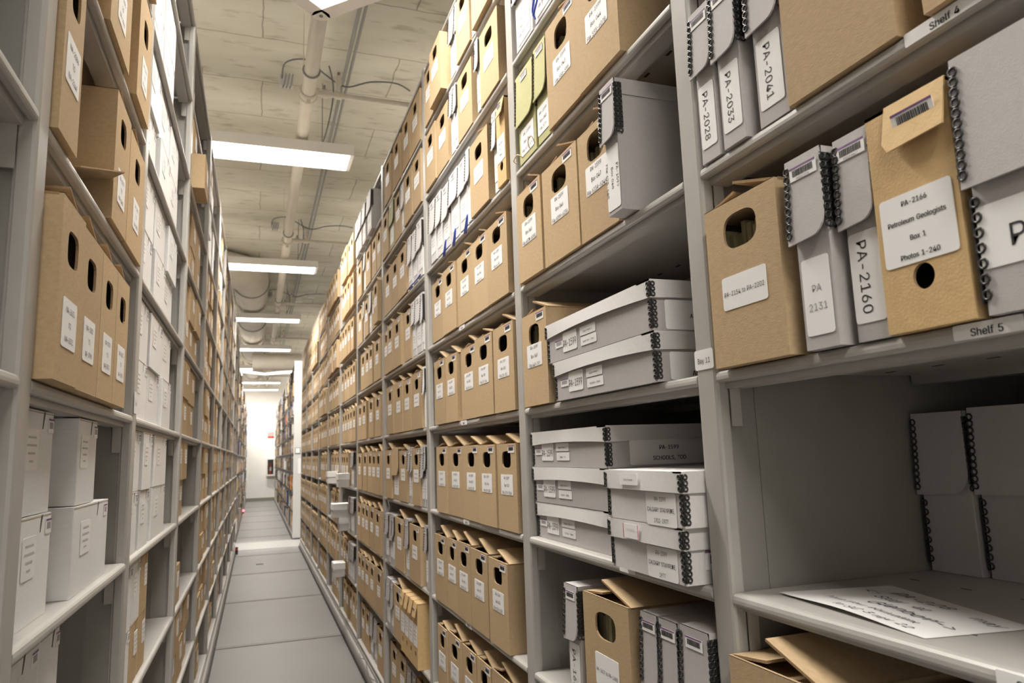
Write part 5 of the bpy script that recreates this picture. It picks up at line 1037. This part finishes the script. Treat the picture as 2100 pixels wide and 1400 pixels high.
# far ends of the two ranges, and the ranges beyond the cross aisle
def mass(name, items, side, label):
    b = MB(); s = 1 if side == 'right' else -1
    for (x, a, c, zz, h, m) in items:
        d = .30
        b.box(min(x, x+s*d), max(x, x+s*d), a, c, zz+G0, zz+h, M[m])
        xf = x-s*.0015; mid = (a+c)/2
        b.box(min(x, xf), max(x, xf), mid-.03, mid+.03, zz+h*.3, zz+h*.52, M['paper'])
        if side == 'right': b.box(min(x, xf), max(x, xf), mid-.025, mid+.025, zz+h*.72, zz+h*.88, M['slot'])
    tag(b.build(name), label, 'boxes', None, 'stuff')
mass('distant_file_boxes', STUFF_R, 'right', 'far brown file boxes at the end of the right range')
mass('distant_cartons', STUFF_L, 'left', 'far brown cartons at the end of the left range')
XF, XFL = .622, -.312
FY = [13.14+i*.98 for i in range(14)]
FZ = dict(RZ)
for i in range(13):
    bay('right', i, FY, FZ, XF, 'grey shelving bay past the white end panel on the right, %s along' % (ORD[i+1] if i < 12 else 'last'), i == 0, group='far right shelving bays')
    bay('left', i, FY, FZ, XFL, 'grey shelving bay past the pale floor strip on the left, %s along' % (ORD[i+1] if i < 12 else 'last'), i == 0, group='far left shelving bays')
carriage('right', XF, FY[0], FY[-1], 'grey carriage rail under the far right range, past the white end panel')
carriage('left', XFL, FY[0], FY[-1], 'grey carriage rail under the far left range, past the pale strip')
for side, xf, nm, lb in (('right', XF, 'distant_records', 'mixed boxes, binders and papers filling the far right range'), ('left', XFL, 'distant_binders', 'mixed boxes and binders filling the far left range')):
    b = MB(); s = 1 if side == 'right' else -1
    for i in range(13):
        for k in range(1, 10):
            y = FY[i]+.03
            while y < FY[i+1]-.08:
                w_ = R.choice((.03, .04, .05, .06, .09, .12)); h = R.uniform(.17, .245 if k == 1 else .265); x = xf+s*R.uniform(-.03, .05)
                if y+w_ > FY[i+1]-.03: break
                m = R.choice(('card', 'card', 'grey', 'grey_pale', 'white_card', 'kraft', 'bookcloth', 'bookcloth', 'blue_board', 'wire', 'paper', 'orange' if R.random() < .15 else 'card'))
                if R.random() < .9:
                    b.box(min(x, x+s*.28), max(x, x+s*.28), y, y+w_-.003, FZ[k]+G0, FZ[k]+h, M[m])
                    if w_ > .04: b.box(min(x, x-s*.001), max(x, x-s*.001), y+.012, y+w_-.015, FZ[k]+h*.35, FZ[k]+h*.6, M['paper'])
                y += w_
    tag(b.build(nm), lb, 'records', None, 'stuff')
# white end panel of the far right range
t = thing('end_panel', 'tall white end panel facing the camera where the far range begins', 'end panel', (XF-.01, 13.06, 0), 0)
b = MB(); b.cbox(0, DEP, 0, .05, .02, H0+1.715, M['panel'], .004); b.build('panel', t)
b = MB(); b.box(.025, .112, -.006, 0, 1.445, 1.545, M['slot']); b.box(.032, .105, -.0075, -.006, 1.452, 1.538, M['paper']); b.build('framed_card', t)
b = MB(); b.box(.075, .15, -.002, 0, 1.10, 1.36, M['paper']); b.build('notice_sheet', t)

# unseen shelving blocks, added on either side to bounce the added lamps' light
for side, x0, x1 in (('right', XR+DEP+.03, 4.5), ('left', -3.9, XL-DEP-.08)):
    for q, (a, c) in enumerate(((RY[0], RY[-1]+.03), (FY[0], FY[-1]))):
        b = MB(); b.box(x0, x1, a, c, .02, H0+1.70, M['steel_shaded'])
        tag(b.build('unseen_bounce_block'), 'unseen shelving block added behind the %s %s range to bounce light upward' % ('far' if q else 'near', side), 'shelving')
# ------------------------------------------------------------------ tags on the steel
def tape(name, label, loc, w, h, txt, size, rz=0, sx=.95):
    o = put(name, label_mesh(w, h, [txt], size, sx=sx, bold='Shelf' in txt), None, loc, (0, 0, rz)); tag(o, label, 'label')
tape('shelf_tag', 'white tag reading Shelf 4 on the shelf lip, near right', (XR-.0006, .533-.045, RZ[4]-.0093), .098, .0155, 'Shelf 4', .0155)
tape('shelf_tag', 'white tag reading Shelf 5 under the tan box, near right', (XR-.0006, .488, RZ[5]-.0093), .072, .0155, 'Shelf 5', .0150)
tape('shelf_tag', 'white shelf tag cut off at the bottom corner, below the note', (XR-.0006, .488, RZ[6]-.0093), .075, .0155, 'Shelf 6', .0155)
tape('bay_tag', 'white tag reading Bay 11 on the upright beside box PA-2154', (XR-.0006, RY[1], RZ[5]+.022), .050, .032, 'Bay 11', .0165, sx=.85)
for k in (4, 5, 6, 7):
    tape('shelf_tag', 'tiny white shelf tag on the %s shelf lip of third bay on right' % ORD[k], (XR-.0006, 2.36, RZ[k]-.0093), .07, .0145, 'Shelf %d' % k, .013)
tape('shelf_tag', 'blank white tag on the lip under the stampede boxes', (XR-.0006, 1.25, RZ[6]-.0093), .06, .0145, '', .01)
tape('bay_tag', 'white tag reading Bay 2 on the left upright, by the white cartons', (XL+.0006, LY[2], LZ[5]+.03), .050, .05, 'Bay 2', .015, PI)

# cords and wires
def cord(name, label, pts, r, m, sub=6):
    P = [Vector(p) for p in pts]; out = []
    for i in range(len(P)-1):
        a, b_, c, d = P[max(i-1, 0)], P[i], P[i+1], P[min(i+2, len(P)-1)]
        for j in range(sub):
            t = j/sub; out.append(.5*((2*b_)+(c-a)*t+(2*a-5*b_+4*c-d)*t*t+(3*b_-a-3*c+d)*t**3))
    out.append(P[-1]); b = MB(); b.tube(out, r, m, 6); return tag(b.build(name), label, 'cord')
xq = XR-.006
for i, y in enumerate((2.53, 2.39, 2.235)):
    z0 = RZ[3]
    cord('blue_cord', 'blue cord loop hanging over shelf lip, %s of three in third right bay' % ORD[i+1], [(xq+.004, y+.03, z0+.008), (xq-.004, y+.02, z0-.012), (xq-.006, y+.03, z0-.03), (xq-.006, y, z0+.01), (xq-.006, y-.015, z0+.022), (xq-.007, y-.01, z0-.01), (xq-.006, y+.01, z0-.035)], .0022, M['blue'])
z0 = RZ[2]
cord('blue_cord', 'blue cord bow on the pale case high in second right bay', [(.660, 1.57, z0+.004), (.655, 1.575, z0+.03), (.655, 1.555, z0+.055), (.655, 1.54, z0+.04), (.654, 1.57, z0+.012)], .0026, M['blue'])
z0 = RZ[3]
cord('twine_loop', 'short twine loop at the foot of the green case', [(.655, 1.73, z0+.004), (.648, 1.735, z0+.012), (.648, 1.71, z0+.018), (.649, 1.69, z0+.010), (.655, 1.685, z0+.002)], .0016, M['twine'])
cord('twine_loop', 'twine loop between the two green cases', [(.655, 1.63, z0+.004), (.648, 1.625, z0+.02), (.648, 1.60, z0+.025), (.655, 1.595, z0+.004)], .0014, M['twine'])
cord('wire_loop', 'dark wire loop hanging over the Shelf 5 lip at picture edge', [(XR-.004, .402, RZ[5]+.018), (XR-.009, .412, RZ[5]+.006), (XR-.010, .413, RZ[5]-.006), (XR-.008, .402, RZ[5]-.014), (XR-.005, .390, RZ[5]-.016)], .0011, M['wire'])
cord('blue_cord', 'blue cord lying along shelf lip of fourth right bay', [(XR-.003, 3.30, RZ[4]+.33+.004), (XR-.004, 3.2, RZ[3]+.006), (XR-.004, 3.10, RZ[3]+.004), (XR-.004, 3.0, RZ[3]+.01)], .003, M['blue'])
cord('dark_cord', 'dark cord loop hanging under shelf in fourth right bay', [(XR-.003, 3.86, RZ[6]+.003), (XR-.006, 3.84, RZ[6]-.02), (XR-.006, 3.80, RZ[6]-.06), (XR-.006, 3.83, RZ[6]-.07), (XR-.006, 3.85, RZ[6]-.05)], .0018, M['wire'])
cord('floor_wire', 'thin wire loops along the right carriage rail', [(XR-.014, 4.9, .10), (XR-.03, 4.75, .112), (XR-.02, 4.6, .135), (XR-.03, 4.4, .10), (XR-.018, 4.2, .12), (XR-.03, 4.0, .11), (XR-.015, 3.8, .125), (XR-.012, 3.6, .124)], .0025, M['wire'])

# ------------------------------------------------------------------ ceiling fittings
LZB = H0+2.30
def lamp(y, label, x=0):
    t = thing('ceiling_light', label, 'light', (x, y, LZB), 0, 'fluorescent fixtures above the aisle')
    b = MB(); w_, d, h = .668, .318, .085
    b.box(-w_, w_, 0, d, .012, h, M['lamp_body'], skip=('z0',)); b.box(-w_, w_, 0, .006, 0, .012, M['lamp_body']); b.box(-w_, w_, d-.006, d, 0, .012, M['lamp_body'])
    b.box(-w_, -w_+.03, .006, d-.006, 0, .012, M['lamp_body']); b.box(w_-.03, w_, .006, d-.006, 0, .012, M['lamp_body'])
    b.build('housing', t)
    b = MB(); b.add([(-w_+.03, .006, .003), (w_-.03, .006, .003), (w_-.03, d-.006, .003), (-w_+.03, d-.006, .003)], [(3, 2, 1, 0)], M['lens']); b.build('lens', t)
    la = bpy.data.lights.new('fluorescent_tubes', 'AREA'); la.shape = 'RECTANGLE'; la.size = 2*w_-.06; la.size_y = d-.012
    la.energy = LAMP; la.spread = SPREAD; la.color = (1, .955, .885)
    lo = bpy.data.objects.new('fluorescent_tubes', la); COL.objects.link(lo); lo.parent = t; lo.location = (0, d/2, .001)
    for sx in (-.44, .44):
        b = MB(); b.tube([(sx, d/2, h), (sx, d/2, CEIL-LZB)], .003, M['wire'], 6); b.build('hanger', t)
    return t
for i in range(-3, 7):
    y = min(5.31+3.45*i, WALLY-1.0)
    nm = 'fluorescent ceiling light hanging across the aisle, %s' % ({0: 'largest and nearest in view', 1: 'second in view', 2: 'third in view', 3: 'fourth in view', 4: 'fifth in view', 5: 'sixth in view', 6: 'last one against the white wall', -1: 'overhead above the camera', -2: 'behind the camera', -3: 'far behind the camera'}[i])
    lamp(y, nm)
    for x, sd in ((2.5, 'right'), (-2.5, 'left')): lamp(y, 'unseen light added over the %s side to brighten the ceiling, %s row from front' % (sd, ORD[i+4]), x)  # side rows stand out of view, added to brighten the ceiling

# sprinkler pipe with branches
t = thing('sprinkler_pipe', 'cream sprinkler pipe running along the ceiling above the aisle', 'pipe', (.285, 0, H0+2.45), 0)
b = MB(); b.tube([(0, -5.9, 0), (0, WALLY-.02, 0)], .046, M['pipe'], 16); b.build('main_pipe', t)
for y in (1.2, 4.70, 8.20, 11.7, 15.2, 18.7, 22.2):
    b = MB(); b.tube([(0, y-.045, 0), (0, y+.045, 0)], .057, M['pipe'], 16); b.ring((0, y-.03, 0), .056, .007, 'y', M['pipe'], 14); b.ring((0, y+.03, 0), .056, .007, 'y', M['pipe'], 14); b.box(-.012, .012, y-.02, y+.02, -.085, -.05, M['pipe'])
    b.build('coupling', t)
    b = MB(); b.tube([(.04, y, .01), (1.6, y, .01)], .019, M['pipe'], 10); b.tube([(.09, y, .01), (.13, y, .01)], .03, M['pipe'], 10); b.tube([(.18, y, .01), (.22, y, .01)], .027, M['pipe'], 10)
    b.build('branch_pipe', t)
    b = MB(); b.tube([(.20, y, .02), (.20, y, .12)], .014, M['pipe'], 8); b.tube([(.20, y, .09), (.20, y, .15)], .022, M['pipe'], 8); b.tube([(.20, y, .15), (.20, y, .18)], .010, M['galv'], 8); b.tube([(.105, y, .03), (.105, y, .07)], .008, M['galv'], 6)
    b.build('sprinkler_head', t)
    b = MB(); b.tube([(-.05, y-.3, .0), (-.05, y-.3, CEIL-H0-2.45)], .003, M['pipe'], 6); b.tube([(.05, y-.3, .0), (.05, y-.3, CEIL-H0-2.45)], .003, M['pipe'], 6); b.ring((0, y-.3, 0), .052, .006, 'y', M['galv'], 14); b.build('pipe_hanger', t)
b = MB(); b.tube([(.575, -5.9, H0+2.87), (.575, 19, H0+2.87)], .014, M['galv'], 8); b.tube([(.612, -5.9, H0+2.87), (.612, 19, H0+2.87)], .011, M['galv'], 8)
tag(b.build('conduit'), 'grey electrical conduit running along the concrete ceiling beside the pipe', 'conduit')
for i, y in enumerate((5.44, 9.12, 13.1)):
    t = thing('junction_box', 'grey junction box on the ceiling left of the pipe, %s from camera' % ORD[i+1], 'junction box', (.165, y, CEIL-.05), 0, 'ceiling junction boxes')
    b = MB(); b.cbox(-.05, .05, -.03, .03, -.035, .05, M['grey_pale'], .003); b.build('case_box', t)
    b = MB()
    for dx in (-.025, 0, .025): b.tube([(dx, 0, -.035), (dx, -.02, -.06), (dx+.01, -.07, -.03), (dx+.02, -.09, .03)], .004, M['galv'], 6)
    b.build('connector', t)
    cord('ceiling_cable', 'grey cable looping from the %s junction box over the pipe' % ORD[i+1], [(.13, y-.06, CEIL-.05), (.15, y-.28, CEIL-.04), (.30, y-.34, CEIL-.03), (.44, y-.22, CEIL-.06), (.60, y-.15, CEIL-.10), (.78, y-.22, CEIL-.07), (.98, y-.22, CEIL-.05), (1.12, y-.08, CEIL-.02)], .006, M['wire'])
    cord('ceiling_cable', 'grey cable dropping beside the sprinkler branch, %s from camera' % ORD[i+1], [(.46, y-.30, CEIL-.03), (.50, y-.2, CEIL-.12), (.505, y-.1, CEIL-.22), (.50, y+.3, CEIL-.26), (.49, y+.9, CEIL-.20), (.52, y+1.3, CEIL-.08)], .006, M['wire'])
# pantograph arms over the aisle
def pantograph(y, label, x=.222):
    t = thing('pantograph_arm', label, 'cable arm', (x, y, H0+1.86), 0, 'hinged cable arms above the aisle')
    b = MB(); n = 20; b.prism([(.037*math.cos(2*math.pi*i/n), .037*math.sin(2*math.pi*i/n)) for i in range(n)], 'z', -.012, .014, M['lamp_body']); b.prism([(.008*math.cos(2*math.pi*i/8), .008*math.sin(2*math.pi*i/8)) for i in range(8)], 'z', -.016, -.012, M['galv'])
    b.build('hinge', t)
    for s, ex, ey in ((-1, XL-.08-x, -.52), (1, XR+.08-x, -.52)):
        dv = Vector((ex, ey, 0)); L = dv.length; dv.normalize(); pv = Vector((-dv.y, dv.x, 0))
        b = MB()
        def bar(a0, a1, q0, q1, z0, z1, m):
            V = [dv*a+pv*q+Vector((0, 0, zz)) for a in (a0, a1) for q in (q0, q1) for zz in (z0, z1)]
            b.add(V, [(0, 1, 3, 2), (4, 6, 7, 5), (0, 4, 5, 1), (2, 3, 7, 6), (0, 2, 6, 4), (1, 5, 7, 3)], m)
        bar(.02, L, -.032, -.028, -.012, .04, M['lamp_body']); bar(.02, L, .028, .032, -.012, .04, M['lamp_body']); bar(.02, L, -.028, .028, -.012, -.009, M['lamp_body']); bar(.06, L, -.02, .02, -.009, .012, M['white_card'])
        b.build('arm', t)
        b = MB(); p = dv*(L-.03); b.tube([(p.x, p.y, -.012), (p.x, p.y, (RZ[0] if s > 0 else LZ[0])-H0-1.858)], .02, M['lamp_body'], 10); b.build('mounting_post', t)
pantograph(2.86, 'pale hinged cable arm across the aisle at the top of the picture')
pantograph(16.6, 'distant pale hinged cable arm in front of the far lights', .14)
# ducts
t = thing('air_duct', 'large round wrapped duct running away above the lights at left', 'duct', (-.12, 0, H0+2.675), 0)
b = MB(); b.tube([(0, 11.1, 0), (0, WALLY-.02, 0)], .252, M['duct'], 32); b.build('straight_run', t)
b = MB(); b.tube([(-2.6, 10.45, 0)]+[(-.6+.6*math.sin(math.radians(a)), 11.1-.65*math.cos(math.radians(a)), 0) for a in range(0, 91, 10)], .254, M['duct'], 32); b.build('elbow', t)
for y in (11.2, 14.2, 16.4, 18.6, 20.8, 23):
    b = MB(); b.ring((0, y, 0), .253, .016, 'y', M['galv'], 36, 6); b.build('seam_band', t)
b = MB(); b.tube([(.0, 16.9, -.485), (4.4, 16.9, -.485)], .19, M['duct'], 28); b.build('branch_run', t)
for i, (x, y) in enumerate(((.87, 13.0), (.68, 13.4))):
    b = MB(); b.cbox(x-.06, x+.06, y-.05, y+.05, CEIL-.10, CEIL, M['lamp_body'], .006); tag(b.build('ceiling_sensor'), 'small %s grey box fixed under the ceiling past the second light' % ('outer' if i == 0 else 'inner'), 'sensor')
# back wall: sign and extinguisher cabinet
t = thing('wall_sign', 'red and white sign on the far white wall', 'sign', (.46, WALLY, 0), 0)
b = MB(); b.box(-.10, .11, -.006, -.0005, 2.09, 2.27, M['red']); b.build('plate', t)
b = MB()
for a, c in ((-.08, -.05), (-.04, -.02), (.0, .03), (.045, .065), (.075, .095)): b.box(a, c, -.008, -.006, 2.20, 2.245, M['paper'])
b.box(-.10, .11, -.008, -.006, 2.155, 2.175, M['paper']); b.build('print_band', t)
t = thing('extinguisher_cabinet', 'white-framed glass cabinet on the far wall holding an extinguisher', 'cabinet', (.47, WALLY, 0), 0)
b = MB(); x0, x1, z0, z1 = -.13, .13, .815, 1.41
b.box(x0, x0+.035, -.11, -.0005, z0, z1, M['lamp_body']); b.box(x1-.035, x1, -.11, -.0005, z0, z1, M['lamp_body']); b.box(x0+.035, x1-.035, -.11, -.0005, z0, z0+.05, M['lamp_body']); b.box(x0+.035, x1-.035, -.11, -.0005, z1-.05, z1, M['lamp_body']); b.box(x0+.035, x1-.035, -.012, -.0005, z0+.05, z1-.05, M['wire'])
b.build('cabinet_frame', t)
b = MB(); b.box(x0+.036, x1-.036, -.106, -.102, z0+.051, z1-.051, M['glass']); b.build('glass_door', t)
t = thing('fire_extinguisher', 'red fire extinguisher inside the far wall cabinet', 'fire extinguisher', (.47, WALLY-.056, .866), 0)
b = MB(); b.tube([(0, 0, 0), (0, 0, .30)], .042, M['red'], 14); b.tube([(0, 0, .30), (0, 0, .34)], .028, M['red'], 14); b.build('cylinder', t)
b = MB(); b.box(-.03, .03, -.0445, -.0425, .12, .25, M['paper']); b.build('label', t)
b = MB(); b.tube([(0, 0, .34), (0, 0, .38)], .014, M['wire'], 8); b.box(-.012, .05, -.012, .012, .38, .395, M['wire']); b.build('valve', t)
# little floor sensors at the carriage ends
for x, y, nm, m in ((XL+.03, 11.55, 'small red sensor at the far foot of the left range', 'red'), (XFL+.03, 20.3, 'glowing pink sensor light low on the far left range', 'led')):
    t = thing('floor_sensor', nm, 'sensor', (x, y, 0), 0)
    b = MB(); b.cbox(-.018, .018, -.03, .03, 0, .10, M['slot'], .004); b.build('sensor_body', t)
    b = MB(); b.tube([(0, -.045, .07), (0, -.03, .07)], .014 if m == 'red' else .03, M[m], 10); b.build('sensor_lens', t)
for y in (11.75, 12.0, 12.7):
    b = MB(); b.cbox(XL-.0+.02, XL+.06, y-.02, y+.02, .03, .055, M['slot'], .003)
b = MB(); b.box(.03, .12, 10.25, 10.29, 0, .004, M['slot']); tag(b.build('floor_plug'), 'small dark plug set in the floor between two tracks', 'floor plug')
